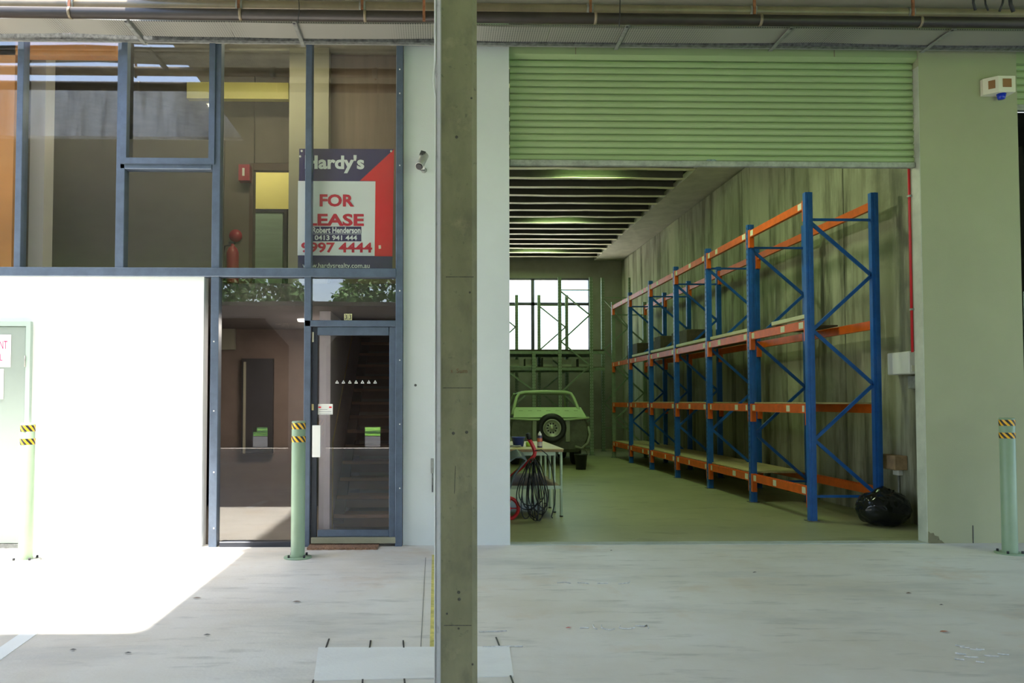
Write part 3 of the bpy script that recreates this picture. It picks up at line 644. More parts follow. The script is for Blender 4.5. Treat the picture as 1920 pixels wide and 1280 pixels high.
# shelf decks
def deckp(y0, y1, z, m, x0=RX0 + .02, x1=RX1 - .02, th=.02, lab=None):
    return MB().bev(x0, x1, y0, y1, z, z + th, .003).build('shelf_board', m, rk, lab)
for b in range(1, 6):
    deckp(RY[b] + .05, RY[b] + .9, LV[0] + .056, CHIP); deckp(RY[b] + .905, RY[b + 1] + .03, LV[0] + .056, CHIP)
for b in (0, 2, 3, 4): deckp(RY[b] + .1, RY[b + 1], LV[1] + .056, CHIP)
for b in (2, 3, 4): deckp(RY[b] + .05, RY[b + 1], LV[2] + .056, CHIPD)
deckp(RY[0] + .9, RY[1], LV[2] + .056, CHIPD)
for y in (11.9, 12.6, 15.2, 18.4): MB().box(RX0, RX1, y, y + .12, LV[0] + .076, LV[0] + .1)
# spare strips lying on the front beams at the third level
sp_ = None
for i, (b, dx, dz, ln) in enumerate(((0, 0.0, .0, 1.0), (1, .03, .0, 1.7), (2, 0, 0, 1.7), (2, .09, .0, 1.68), (3, 0, .0, 1.7), (3, .09, 0, 1.65), (4, .0, .0, 1.5))):
    y = RY[b] + .07; z = LV[2] + .078
    labs = ['short pale metal strip on the rack beam nearest the shutter', 'pale metal strip on the second rack bay', 'pale metal strip on the front of the third rack bay', 'pale metal strip behind another on the third rack bay', 'pale metal strip on the front of the fourth rack bay', 'pale metal strip behind another on the fourth rack bay', 'pale metal strip on the fifth rack bay']
    tag(MB().bev(RX0 - .03 + dx, RX0 + .02 + dx, y, y + ln, z, z + .05, .004).build('metal_strip', CREAM), labs[i], 'strip', 'pale strips lying on the rack')
for (y, x, w_, h_, lab) in ((15.1, 4.75, .5, .36, 'dark carton on the rack, nearest of three on the third level'), (16.9, 4.75, .5, .38, 'dark carton on the rack, middle of three on the third level'), (18.7, 4.7, .5, .36, 'dark carton on the rack, farthest of three on the third level')):
    z = LV[2] + .0765 if y < 19 else LV[2]
    ct = thing('carton', lab, 'box', (x, y, z), 'dark cartons on the rack')
    MB().bev(x, x + w_, y, y + 1.0, z, z + h_, .01).build('box', CHIPD, ct); MB().box(x - .001, x + w_ + .001, y + .46, y + .54, z + h_ - .08, z + h_ + .001).build('tape', TIMBER, ct)

# rear uprights in green galvanised steel
def upright(nm, lab, x0, x1, y, h, zs, grp, m=GRNST):
    t = thing(nm, lab, 'rack frame', (x0, y, 0), grp)
    for x in (x0, x1):
        p = post_mb(x, y, h).build('post', m, t); hm = MB(); z = .1
        while z < h - .05:
            for dx in (-.035, .022): hm.box(x + dx, x + dx + .012, y - .010, y + .001, z, z + .035)
            z += .08
        hm.build('slots', mat('slot_grey', (.55, .58, .5), .6), p)['kind'] = 'stuff'
        MB().box(x - .07, x + .07, y - .03, y + .1, 0, .012).build('foot_plate', GALVD, t)
    brace_frame(t, x0, x1, y, h, m, zs); return t
def zz(py, Y): return PY(1050, py, Y).z
def ux(px, Y): return PY(px, 650, Y).x
G = 'green rack frames at the rear window'
Y1 = 21.3
upright('rack_frame', 'tall green rack frame standing before the right of the rear window', ux(1050, Y1), ux(1109, Y1), Y1, zz(519, Y1), [zz(546, Y1), zz(590, Y1), zz(640, Y1), zz(685, Y1), zz(735, Y1), zz(785, Y1), zz(835, Y1)][:7], G)
Y2 = 23.0
upright('rack_frame', 'shorter green rack frame behind the tall one', ux(1011, Y2), ux(1063, Y2), Y2, zz(553, Y2), [zz(575, Y2), zz(613, Y2), zz(655, Y2), zz(695, Y2), zz(735, Y2), zz(775, Y2), zz(815, Y2)], G)
upright('rack_frame', 'green rack frame half hidden behind the pale pier', ux(918, Y2), ux(969, Y2), Y2, zz(553, Y2), [zz(575, Y2), zz(613, Y2), zz(655, Y2), zz(695, Y2), zz(735, Y2), zz(775, Y2), zz(815, Y2)], G)
upright('rack_frame', 'low green rack frame above the car boot', ux(941, Y1), ux(1001, Y1), Y1, 2.76, [zz(690, Y1), zz(730, Y1), zz(775, Y1), zz(820, Y1)], G)
upright('rack_frame', 'green rack frame in the rear corner by the blue rack', ux(1131, Y2), ux(1150, Y2) + .5, Y2, zz(520, Y2), [zz(560, Y2), zz(613, Y2), zz(655, Y2), zz(705, Y2), zz(755, Y2), zz(800, Y2)], G)
rd = thing('rear_shelf', 'dark timber shelf deck spanning the rear racks under the window', 'shelf', (2, 22, 2.8))
for k in range(8): MB().bev(-.2, 4.5, 21.42 + k * .2, 21.42 + k * .2 + .19, 2.80, 2.835, .004).build('plank', CHIPD, rd)
for z, y in ((2.79, 21.40), (2.79, 22.95), (2.35, 21.40), (2.35, 22.95)): MB().box(-.2, 4.5, y - .02, y + .02, z - .08, z).build('beam', GRNST, rd)
for z, y in ((2.35, 22.0),): MB().box(-.2, 4.5, 21.42, 22.95, z, z + .02).build('plank', CHIPD, rd)
labs = ['leftmost beige carton on the rear shelf', 'second beige carton from the left on the rear shelf', 'third beige carton from the left on the rear shelf', 'fourth beige carton from the left on the rear shelf', 'rightmost beige carton on the rear shelf']
for i, px in enumerate((955, 985, 1018, 1050, 1085)):
    x = PY(px, 685, 21.6).x; tag(MB().bev(x, x + .27 + .05 * (i % 2), 21.6, 22.0, 2.372, 2.372 + .2 + .03 * (i % 3), .008).build('carton', mat('carton_green', (.42, .46, .34), .8)), labs[i], 'box', 'cartons on the rear shelf')

# ------------------------------------------------------------------ car seen from behind
CY = 17.6
def CX(px): return PY(px, 780, CY).x
def CZ(py): return PY(1030, py, CY).z
cxm = CX(1030); hw = CX(1106) - cxm
car = thing('car_body', 'stripped pale green car shell with a spare wheel on its tail', 'car', (cxm, CY, 0))
zd0, zd1, zr = CZ(782), CZ(766), CZ(737)
def section(y, ws, zt, zb, inset=0):
    # rounded tail cross-section (x half widths per height)
    pts = []
    prof = [(0, .70), (.12, .90), (.35, 1.0), (.62, 1.0), (.85, .96), (1, .88)]
    for t, k_ in prof: pts.append((ws * k_, zb + (zt - zb) * t))
    return [(cxm + x, y, z) for x, z in pts] + [(cxm - x, y, z) for x, z in reversed(pts)]
secs = [section(CY + .02, hw * .93, zd0, CZ(842)), section(CY + .12, hw, zd0 + .01, CZ(848)), section(CY + .9, hw * 1.02, zd0 + .02, .42), section(CY + 2.2, hw * 1.02, zd0, .40), section(CY + 3.1, hw * .96, zd0 - .12, .45), section(CY + 3.45, hw * .8, zd0 - .25, .55)]
cb = MB(); n_ = len(secs[0]); vs = [p for s_ in secs for p in s_]
cb.add(vs, [tuple(range(n_))] + [(i * n_ + k_, i * n_ + (k_ + 1) % n_, (i + 1) * n_ + (k_ + 1) % n_, (i + 1) * n_ + k_) for i in range(len(secs) - 1) for k_ in range(n_)] + [tuple(reversed(range((len(secs) - 1) * n_, len(secs) * n_)))])
cb.build('body_shell', CARD, car, 'dull primer grey lower body')
# rear deck panel with slots
x0, x1 = CX(966), CX(1096)
dk = MB(); dk.add([(x0 - .04, CY - .02, zd0), (x1 + .04, CY - .02, zd0), (x1 - .02, CY + .35, zd1 + .03), (x0 + .02, CY + .35, zd1 + .03), (x0 - .04, CY + .02, zd0 - .04), (x1 + .04, CY + .02, zd0 - .04), (x1, CY + .38, zd1 - .03), (x0, CY + .38, zd1 - .03)],
                  [(0, 1, 2, 3), (4, 7, 6, 5), (0, 4, 5, 1), (1, 5, 6, 2), (2, 6, 7, 3), (3, 7, 4, 0)])
dko = dk.build('rear_deck', CARP, car, 'bright pale green rear deck')
for k in range(7):
    xx = x0 + .1 + k * (x1 - x0 - .3) / 6; MB().box(xx, xx + .09, CY + .215, CY + .235, zd0 + (zd1 - zd0) * .66, zd0 + (zd1 - zd0) * .66 + .02).build('vent_slot', CARD, dko)
MB().tube([(cxm - hw * .98, CY - .01, zd0 - .03), (cxm - hw * .5, CY - .05, zd0 - .05), (cxm, CY - .06, zd0 - .055), (cxm + hw * .5, CY - .05, zd0 - .05), (cxm + hw * .98, CY - .01, zd0 - .01)], .022, 8).build('rear_lip', CARP, car)
xa, xb, xc, xd_ = CX(962), CX(977), CX(1080), CX(1092)
YR = CY + .55
MB().tube([(xa, CY + .25, CZ(778)), (xa + .04, CY + .3, CZ(768)), (xb - .05, YR - .05, CZ(745)), (xb + .02, YR, zr + .0), (xb + .15, YR, zr + .03), (cxm, YR, zr + .045), (xc - .15, YR, zr + .03), (xc - .02, YR, zr), (xc + .04, YR - .05, CZ(746)), (xd_ - .03, CY + .3, CZ(768)), (xd_ + .02, CY + .25, CZ(780))], .035, 10).build('window_hoop', CARP, car, 'pale green rear window hoop')
rf = MB(); rf.add([(xb - .02, YR, zr), (xc + .02, YR, zr), (xc + .02, YR + 1.2, zr - .02), (xb - .02, YR + 1.2, zr - .02), (xb + .1, YR, zr + .06), (xc - .1, YR, zr + .06), (xc - .1, YR + 1.2, zr + .04), (xb + .1, YR + 1.2, zr + .04)],
                  [(0, 1, 2, 3), (4, 7, 6, 5), (0, 4, 5, 1), (1, 5, 6, 2), (2, 6, 7, 3), (3, 7, 4, 0)]); rf.build('roof', CARP, car)
for sx in (-1, 1):
    x = cxm + sx * (xc - xb) * .5; MB().bar((x, YR + 1.2, zr), (x + sx * .12, YR + 1.75, zd1), .05, .04, (1, 0, 0)).build('windscreen_pillar', CARP, car)
for px in (1002, 1064): x = CX(px); MB().bev(x - .05, x + .05, CY - .035, CY + .04, CZ(828), zd0 - .05, .01).build('tail_strip', mat('car_strip', (.30, .33, .24), .6), car)
# bumper curls and tyres
for sx in (-1, 1):
    x = cxm + sx * hw; MB().tube([(x - sx * .02, CY + .1, CZ(800)), (x, CY + .0, CZ(815)), (x - sx * .06, CY - .05, CZ(830)), (x - sx * .2, CY - .07, CZ(840)), (x - sx * .35, CY - .07, CZ(836))], .03, 8).build('bumper_end', MATS['car_strip'], car)
    tx = cxm + sx * (hw - .2)
    MB().lathe((tx - .09, CY + .75, .30), [(0, 0), (.2, 0), (.27, .0), (.30, .03), (.30, .15), (.27, .18), (.0, .18)], 24, 'x').build('tyre', BLACKR, car)
    tz = MB().lathe((tx - .09, CY + 2.75, .30), [(0, 0), (.2, 0), (.27, .0), (.30, .03), (.30, .15), (.27, .18), (.0, .18)], 24, 'x').build('tyre', BLACKR, car)
wz = CZ(802); wx = CX(1033.5)
sw = MB().lathe((wx, CY - .06, wz), [(.19, -.02), (.20, -.08), (.26, -.12), (.31, -.09), (.325, -.02), (.32, .05), (.2, .05)], 32, 'y').build('spare_wheel', BLACKR, car, 'spare wheel with black tyre')
MB().lathe((wx, CY - .06, wz), [(0, -.06), (.04, -.065), (.05, -.04), (.14, -.03), (.17, -.06), (.20, -.08), (.20, .0), (0, .0)], 28, 'y').build('rim', RIM, sw)
for k in range(10):
    t = k * math.pi / 5; MB().lathe((wx + .10 * math.cos(t), CY - .10, wz + .10 * math.sin(t)), [(0, -.004), (.02, -.004), (.02, .01)], 8, 'y').build('rim_hole', BLACK, sw)
MB().lathe((wx, CY - .125, wz), [(0, -.01), (.02, -.008), (.026, .02)], 12, 'y').build('hub_cap', LABEL, sw)

# bucket
q = PZ(1090, 865, .004); bk = thing('bucket', 'black plastic bucket on the floor behind the workbench', 'bucket', (q.x, q.y - .5, 0))
q = Vector((q.x - .09, q.y - 2.2, 0)); q = PZ(1089, 866, .004)
yb_ = 16.9; xq = PY(1089, 860, yb_).x; bk.location = (xq, yb_, .004)
MB().lathe((xq, yb_, .006), [(0, 0), (.105, 0), (.135, .30), (.145, .30), (.145, .32), (.128, .32), (.10, .02), (0, .02)], 20).build('pail', BLACKR, bk)
MB().tube([(xq + .14 * math.cos(t), yb_, .31 + .13 * math.sin(t)) for t in [math.pi * i / 10 for i in range(11)]], .005, 6).build('handle', BLACKR, bk)

# ------------------------------------------------------------------ workbench
TY0, TY1 = 9.98, 11.85; tzp = PY(1057, 841, TY0).z
bx1 = 1.58; bx0 = .15
wbn = thing('workbench', 'light topped workbench on pale green tubular legs', 'workbench', (bx0, TY0, 0))
TOP = mat('bench_top', (.62, .52, .24), .5, var=.06)
MB().bev(bx0, bx1, TY0, TY1, tzp - .012, tzp, .003).build('top', TOP, wbn)
MB().box(bx0 + .005, bx1 - .005, TY0 + .005, TY1 - .005, tzp - .04, tzp - .012).build('top_edge', TIMBER, wbn)
LG = mat('bench_leg', (.50, .62, .48), .45, var=.04)
MB().box(bx0 + .04, bx1 - .1, TY0 + .03, TY0 + .055, tzp - .085, tzp - .04).build('apron', LG, wbn)
MB().box(bx1 - .06, bx1 - .035, TY0 + .03, TY1 - .03, tzp - .07, tzp - .04).build('apron', LG, wbn)
for (x, y) in ((bx1 - .03, TY0 + .04), (bx1 - .06, TY0 + .42), (bx1 - .06, TY0 + .85), (bx1 - .06, TY0 + 1.3), (bx1 - .06, TY1 - .08), (bx0 + .05, TY0 + .04), (bx0 + .05, TY1 - .08)):
    lg = MB().cyl((x, y, .012), (x, y, tzp - .04), .017, 10).build('leg', LG, wbn); MB().cyl((x, y, .004), (x, y, .02), .022, 10).build('foot', BLACKR, lg)
zsf = PY(1050, 912, TY0).z
MB().bev(bx0 + .02, bx1 - .04, TY0 + .02, TY1 - .1, zsf - .02, zsf + .01, .003).build('lower_shelf', mat('shelf_brown', (.30, .22, .17), .7), wbn); MB().box(bx0 + .02, bx1 - .04, TY0 + .0, TY0 + .02, zsf - .03, zsf + .012).build('shelf_edge', LG, wbn)
# things on the bench
def onb(px, py, Y): return PY(px, py, Y)
p = PY(972, 833, 10.5); BL = mat('bowl_blue', (.05, .07, .35), .4)
tag(MB().lathe((p.x, 10.5, tzp), [(0, .001), (.065, .001), (.085, .115), (.092, .115), (.092, .125), (.078, .125), (.06, .012), (0, .012)], 24).build('tub', BL), 'small blue plastic tub on the workbench', 'tub')
p = PY(1012, 830, 10.25)
bo_ = thing('spray_can', 'white-capped aerosol can with dark and orange label on the workbench', 'can', (p.x, 10.25, tzp))
MB().lathe((p.x, 10.25, tzp), [(0, .001), (.032, .001), (.033, .01), (.033, .14), (.028, .155), (0, .155)], 20).build('can', mat('can_dark', (.12, .10, .2), .35, .3), bo_)
MB().lathe((p.x, 10.25, tzp), [(.0336, .075), (.0336, .12)], 20).build('label_band', mat('can_orange', (.75, .20, .12), .4), bo_); MB().lathe((p.x, 10.25, tzp), [(.0336, .02), (.0336, .07)], 20).build('label_panel', mat('can_pale', (.6, .5, .5), .4), bo_)
MB().lathe((p.x, 10.25, tzp), [(.026, .155), (.024, .175), (.01, .195), (.008, .205), (0, .205)], 16).build('cap', WHITE, bo_)
p = PY(993, 829, 10.40); tg = thing('tape_roll', 'lime green roll beside the blue tub', 'roll', (p.x, 10.45, tzp))
MB().lathe((p.x - .04, 10.45, tzp + .033), [(.012, 0), (.032, 0), (.032, .07), (.012, .07)], 18, 'x').build('roll', mat('lime', (.50, .75, .10), .5), tg); MB().lathe((p.x - .04, 10.45, tzp + .033), [(.006, .066), (.013, .072), (.013, .0)], 12, 'x').build('core', BLACK, tg)
p = PY(961, 832, 10.3); tag(MB().tube([(p.x - .05, 10.3, tzp + .012), (p.x, 10.28, tzp + .02), (p.x + .05, 10.3, tzp + .012), (p.x + .1, 10.25, tzp + .02)], .012, 8).build('hand_tool', GALV), 'grey metal hand tool lying left of the blue tub', 'tool')
# red hand trolley with hoses
HY = 9.8
def hp(px, py, Y=HY): return tup(PY(px, py, Y))
ht = thing('hand_trolley', 'red tubular hand trolley leaning at the bench behind the pale pier', 'trolley', (.75, HY, 0))
MB().tube([hp(991, 822), hp(995, 828), hp(1000, 838), hp(1003, 846), hp(1002, 853), hp(996, 861), hp(985, 870), hp(972, 881), hp(958, 894), hp(940, 915)], .024, 12).build('handle_tube', REDP, ht, 'bent glossy red tube')
MB().tube([hp(989, 812), hp(993, 824)], [.026, .028], 12).build('grip', BLACKR, ht)
MB().tube([hp(940, 915), hp(938, 950)], .02, 10).build('frame_tube', REDP, ht)
wc = PY(952, 957, HY)
ring = [(wc.x + .13 * math.cos(t), HY, .14 + .13 * math.sin(t)) for t in [2 * math.pi * i / 24 for i in range(24)]]
MB().tube(ring, .022, 8, closed=True).build('wheel', REDP, ht, 'red wheel rim'); MB().lathe((wc.x, HY, .14), [(0, -.02), (.04, -.02), (.04, .02), (0, .02)], 12, 'y').build('hub', REDP, ht)
for k in range(5):
    t = k * 2 * math.pi / 5; MB().cyl((wc.x, HY, .14), (wc.x + .12 * math.cos(t), HY, .14 + .12 * math.sin(t)), .008, 6).build('spoke', REDP, ht)
# grey hose bundle draped left
HG = mat('hose_grey', (.10, .13, .14), .4, var=.1)
hm = MB(); random.seed(11)
for k in range(9):
    d_ = k * 3.2; pts = [(938, 885 - k), (948, 862 + d_ * .3), (958 + k, 848 + d_ * .35), (968 + k * 1.2, 844 + d_ * .5), (979 + k, 850 + d_ * .5), (984 - k, 862 + d_ * .5), (972 - k, 880 + d_ * .4), (950, 905 + d_)]
    hm.tube([hp(x, y, 9.72 - k * .018) for x, y in pts], .014, 8)
tag(hm.build('hose_bundle', HG), 'thick dark grey hose bundle draped over the red trolley', 'hose')
cm = MB()
def loop(cx, top, w_, hgt, Y, tilt=0, ph=0):
    pts = []
    for i in range(28):
        t = 2 * math.pi * i / 28; s_ = (1 - math.cos(t)) / 2
        x = cx + w_ * math.sin(t) * (.25 + .75 * s_) + tilt * s_; y = top + hgt * s_
        pts.append(hp(x, y, Y + .03 * math.sin(t * 2 + ph)))
    cm.tube(pts, .0065, 6, closed=True)
for (cx, top, w_, hg, Y, tl) in ((996, 860, 22, 95, 9.70, -2), (998, 862, 16, 108, 9.69, 4), (1000, 858, 24, 118, 9.68, 6), (1003, 860, 12, 116, 9.67, 8), (994, 863, 30, 92, 9.66, -6), (1005, 864, 20, 100, 9.65, 10), (1001, 866, 9, 110, 9.64, 3), (990, 868, 14, 104, 9.63, -4), (1008, 862, 26, 96, 9.62, 2), (1000, 864, 34, 84, 9.61, -4), (998, 870, 5, 106, 9.60, 9), (1004, 862, 15, 90, 9.59, 14)): loop(cx, top, w_, hg, Y, tl, cx)
cm.tube([hp(x, y, 9.75) for x, y in ((1003, 845), (1015, 843), (1026, 852), (1035, 880), (1041, 920), (1040, 945), (1034, 968), (1036, 971))], .007, 6)
tag(cm.build('cable_loops', BLACKR), 'hanging loops of thin black cable in front of the workbench', 'cable')

# ------------------------------------------------------------------ on the side wall: boxes, conduit, carton, bag
q0 = 8.9
sb = thing('switch_box', 'off-white switch box on the side wall by the shutter opening', 'box', (XW, 9.0, 1.8))
pa = PY(1695, 702, 9.35); pb = PY(1717, 660, 9.35)
MB().bev(XW - .13, XW, 9.15, 9.6, pa.z, pb.z, .01).build('box', WHITE, sb); MB().box(XW - .1, XW - .02, 9.14, 9.15, pa.z + .03, pa.z + .1).build('plate', LABEL, sb)
ks = thing('key_switch', 'small grey key switch below the off-white switch box', 'switch', (XW, 9.2, 1.55))
MB().bev(XW - .06, XW, 9.12, 9.3, pa.z - .17, pa.z - .02, .006).build('plate', GALV, ks); MB().lathe((XW - .03, 9.12, pa.z - .08), [(0, -.01), (.02, -.01), (.02, .0)], 12, 'y').build('key_barrel', BLACK, ks)
rp_ = 4.985
for z in (2.4, 3.6, 4.7): MB().box(rp_ - .016, 5.01, 8.245, 8.29, z, z + .02).build('pipe_clip', GALV, pr)
tag(MB().cyl((rp_, 8.272, PY(1713, 660, 8.27).z), (rp_, 8.272, 5.3), .014, 10).build('red_pipe', REDP), 'thin red vertical pipe at the right jamb of the opening', 'pipe')
cy_ = 9.55
pz0 = PY(1680, 880, cy_).z; pz1 = PY(1680, 853, cy_).z
tag(MB().bev(XW - .16, XW - .0, cy_ - .12, cy_ + .24, pz0, pz1, .008).build('bracket_block', TIMBER), 'brown timber block fixed low on the side wall above the bag', 'block')
so = thing('wall_socket', 'pale socket on a thin conduit under the brown block', 'socket', (XW, cy_, pz0 - .05))
MB().bev(XW - .06, XW, cy_ - .02, cy_ + .1, pz0 - .07, pz0 - .002, .005).build('box', WHITE, so); MB().cyl((XW - .02, cy_ + .04, .05), (XW - .02, cy_ + .04, pz0 - .07), .012, 8).build('conduit', GALV, so)
# garbage bag
bc = PZ(1652, 985, 0); BXc, BYc = bc.x + .02, bc.y - .02
gb = thing('garbage_bag', 'full black plastic garbage bag at the foot of the blue rack post', 'bag', (BXc, BYc, 0))
bm = bmesh.new(); bmesh.ops.create_icosphere(bm, subdivisions=5, radius=1)
for v in bm.verts:
    c = v.co.normalized(); u = (c.z + 1) / 2
    rx, rz = .295, .22
    fold = 1 + .06 * noise.noise(Vector((c.x * 2, c.y * 2, c.z * 2))) + .05 * abs(noise.noise(Vector((c.x * 5 + 3, c.y * 5, c.z * 4)))) + .035 * math.sin(math.atan2(c.y, c.x) * 13 + 3 * noise.noise(c * 3)) * u ** 2
    rr = fold * (1 + .28 * c.z ** 2 if u < .5 else 1 + .10 * c.z ** 2)
    z = rz + c.z * rz * (1.0 if c.z < 0 else .85)
    if c.z > .93: z += (c.z - .93) * .7
    v.co = (BXc + c.x * rx * rr, BYc + c.y * .25 * rr, max(.006, z * 1.0 + .02 * noise.noise(c * 4)))
mb = MB(); mb.add([v.co for v in bm.verts], [[v.index for v in f.verts] for f in bm.faces], True); bm.free(); mb.build('sack', BAG, gb)
mb = MB()
for k in range(9):
    t = k * .7; r_ = .05 + .02 * (k % 3); mb.add([(BXc + .01, BYc, .37), (BXc + .03 * math.cos(t), BYc + .03 * math.sin(t), .40), (BXc + r_ * 1.4 * math.cos(t + .2), BYc + r_ * math.sin(t + .2), .42 + .02 * (k % 2)), (BXc + r_ * 1.4 * math.cos(t + .6), BYc + r_ * math.sin(t + .6), .40)], [(0, 1, 2, 3)])
mb.cyl((BXc, BYc, .33), (BXc, BYc, .41), .03, 10, .018).build('knot', BAG, gb)

# ------------------------------------------------------------------ wall devices
q = PY(1862, 165, FY - .07)
ab = thing('alarm_siren', 'white alarm box with blue strobe high on the right pier', 'alarm', (q.x, FY, q.z))
al_, br_ = PY(1838, 178, FY - .12), PY(1887, 146, FY - .12)
x0, x1, z0, z1 = PY(1838, 160, FY).x, PY(1887, 160, FY).x, PY(1860, 174, FY - .1).z, PY(1860, 144, FY - .1).z
xm = x0 + (x1 - x0) * .36
MB().prism([(x0, FY), (x0, FY - .04), (xm, FY - .13), (x1, FY - .13), (x1, FY)], z0, z1, 'z').build('housing', mat('alarm_cream', (.78, .74, .60), .5, var=.02), ab)
BRN = mat('alarm_brown', (.30, .14, .05), .6)
MB().box(xm + .045, xm + .135, FY - .134, FY - .13, z0 + .05, z1 - .03).build('front_label', BRN, ab)
d_ = Vector((xm - x0, -.09, 0)).normalized(); nrm = Vector((d_.y, -d_.x, 0)) * 1
def side(t, z): p = Vector((x0, FY - .04, z)) + Vector((xm - x0, -.09, 0)) * t; return p + Vector((-.09, -(xm - x0), 0)).normalized() * .003
MB().add([side(.35, z0 + .045), side(.8, z0 + .045), side(.8, z1 - .035), side(.35, z1 - .035)], [(0, 1, 2, 3)]).build('side_label', BRN, ab)
MB().lathe(((xm + .07), FY - .07, z0 - .055), [(0, 0), (.03, 0), (.036, .01), (.045, .055), (0, .055)], 16).build('strobe', mat('strobe_blue', (.01, .04, .55), .2), ab, 'dark blue strobe lens')
q = PY(791, 305, FY - .1)
cc = thing('security_camera', 'grey bullet security camera on the pale pier left of the post', 'security camera', (q.x, FY, q.z))
a = PY(796, 292, FY - .16); b = PY(786, 312, FY - .30)
bodyd = (b - a).normalized()
MB().tube([tup(a - bodyd * .02), tup(a), tup(b)], [.028, .042, .042], 16).build('housing', mat('cctv_grey', (.42, .43, .40), .4, .3), cc)
MB().tube([tup(b), tup(b + bodyd * .012)], [.036, .030], 16).build('lens', BLACK, cc)
MB().bar(a + Vector((-.01, -.02, .038)), a + bodyd * .07 + Vector((-.01, -.02, .034)), .05, .012, (0, 1, 0)).build('sun_shield', mat('cctv_dark', (.08, .08, .08), .5), cc)
MB().lathe((PY(795, 319, FY).x, FY, PY(795, 319, FY).z), [(0, -.02), (.022, -.02), (.03, 0)], 16, 'y').build('wall_plate', GALV, cc)
c0 = PY(795, 319, FY); MB().tube([(c0.x, FY - .01, c0.z), (c0.x, FY - .09, c0.z), (c0.x - .005, FY - .12, c0.z + .06)], .012, 8).build('bracket_arm', WHITE, cc)
MB().tube([tup(b), tup(b + Vector((.01, .02, -.03))), tup(b + Vector((.05, .06, -.02))), (c0.x, FY - .03, c0.z)], .004, 6).build('cable', BLACK, cc)
xl = PY(811, 890, FY - .02); zl0, zl1 = PY(811, 922, FY).z, PY(811, 859, FY).z
lc = thing('drop_bolt', 'slim grey drop bolt on the pale pier beside the concrete post', 'bolt', (xl.x, FY, zl0))
MB().bev(xl.x - .018, xl.x + .012, FY - .025, FY - .001, (zl0 + zl1) / 2 + .02, zl1, .003).build('case', GALV, lc); MB().cyl((xl.x, FY - .012, zl0), (xl.x, FY - .012, zl1), .007, 8).build('rod', GALVD, lc)
q = PY(779, 722, FY); MB().lathe((q.x, FY, q.z), [(0, -.003), (.012, -.003), (.014, .001)], 10, 'y').build('anchor_hole', GALVD, pc)

# ------------------------------------------------------------------ foreground concrete post
PYF = 3.9; sc_ = F / PYF
xa = PY(816.5, 700, PYF).x; xb = PY(895, 700, PYF).x; ch = .026
cp = thing('concrete_post', 'narrow olive-grey concrete post standing in the foreground', 'post', (xa, PYF, 0))
MB().prism([(xa + ch, PYF), (xb - ch, PYF), (xb, PYF + ch), (xb, PYF + .2), (xa, PYF + .2), (xa, PYF + ch)], 0, CEIL, 'z').build('shaft', COLM, cp)
MB().prism([(xa - .002, PYF + ch), (xa + ch - .004, PYF - .003), (xa + ch + .001, PYF - .003), (xa + .004, PYF + ch + .05), (xa - .002, PYF + .19)], 0, CEIL, 'z').build('chamfer_strip', CHAM, cp, 'lighter grey chamfered edge')
LN = mat('form_line', (.10, .095, .07), .9, var=.3, scale=60)
for (py, x0_, x1_) in ((519, 836, 888), (727, 830, 886), (1172, 832, 884)):
    a = PY(x0_, py, PYF); b = PY(x1_, py, PYF); MB().bar(a + Vector((0, -.0005, 0)), b + Vector((0, -.0005, 0)), .0035, .002, (0, 1, 0)).build('form_seam', LN, cp)
for (px, py, r_) in ((856, 257, 3), (884, 184, 2), (850, 812, 3), (875, 810, 3), (860, 1110, 3), (861, 1123, 3), (881, 548, 2), (860, 1178, 2), (838, 1150, 2), (886, 1245, 2)):
    q = PY(px, py, PYF); MB().lathe((q.x, PYF, q.z), [(0, -.001), (r_ / sc_, -.001), (r_ / sc_, .001)], 9, 'y').build('pit', LN, cp)
a = PY(854, 873, PYF); b = PY(852, 925, PYF); MB().bar(a, b, .003, .002, (0, 1, 0)).build('pen_mark', LN, cp)
a = PY(845, 699, PYF); b = PY(849, 693, PYF); INK = mat('faded_ink', (.20, .10, .05), .9)
text('x', a.x, b.x, a.z, b.z, PYF - .002, INK, cp); a = PY(856, 699, PYF); b = PY(876, 691, PYF); text('Sum', a.x, b.x, a.z, b.z, PYF - .002, INK, cp)
CB = mat('cable_white', (.68, .68, .66), .4, var=.02)
wcx = PY(815, 300, PYF).x
MB().tube([(wcx + .004, PYF + .02, 5.3), (wcx + .003, PYF + .02, PY(815, 110, PYF).z), (wcx - .003, PYF + .02, PY(815, 128, PYF).z), (wcx - .006, PYF + .02, PY(815, 148, PYF).z), (wcx - .002, PYF + .02, PY(815, 165, PYF).z), (wcx + .004, PYF + .02, PY(815, 178, PYF).z), (wcx + .003, PYF + .02, 1.0), (wcx + .003, PYF + .02, .02)], .0035, 8).build('cable', CB, cp, 'thin white cable with a slack loop')
MB().tube([(wcx + .0, PYF + .04, 5.3), (wcx + .0, PYF + .04, PY(815, 130, PYF).z), (wcx + .008, PYF + .03, PY(815, 150, PYF).z)], .003, 8).build('cable', CB, cp)

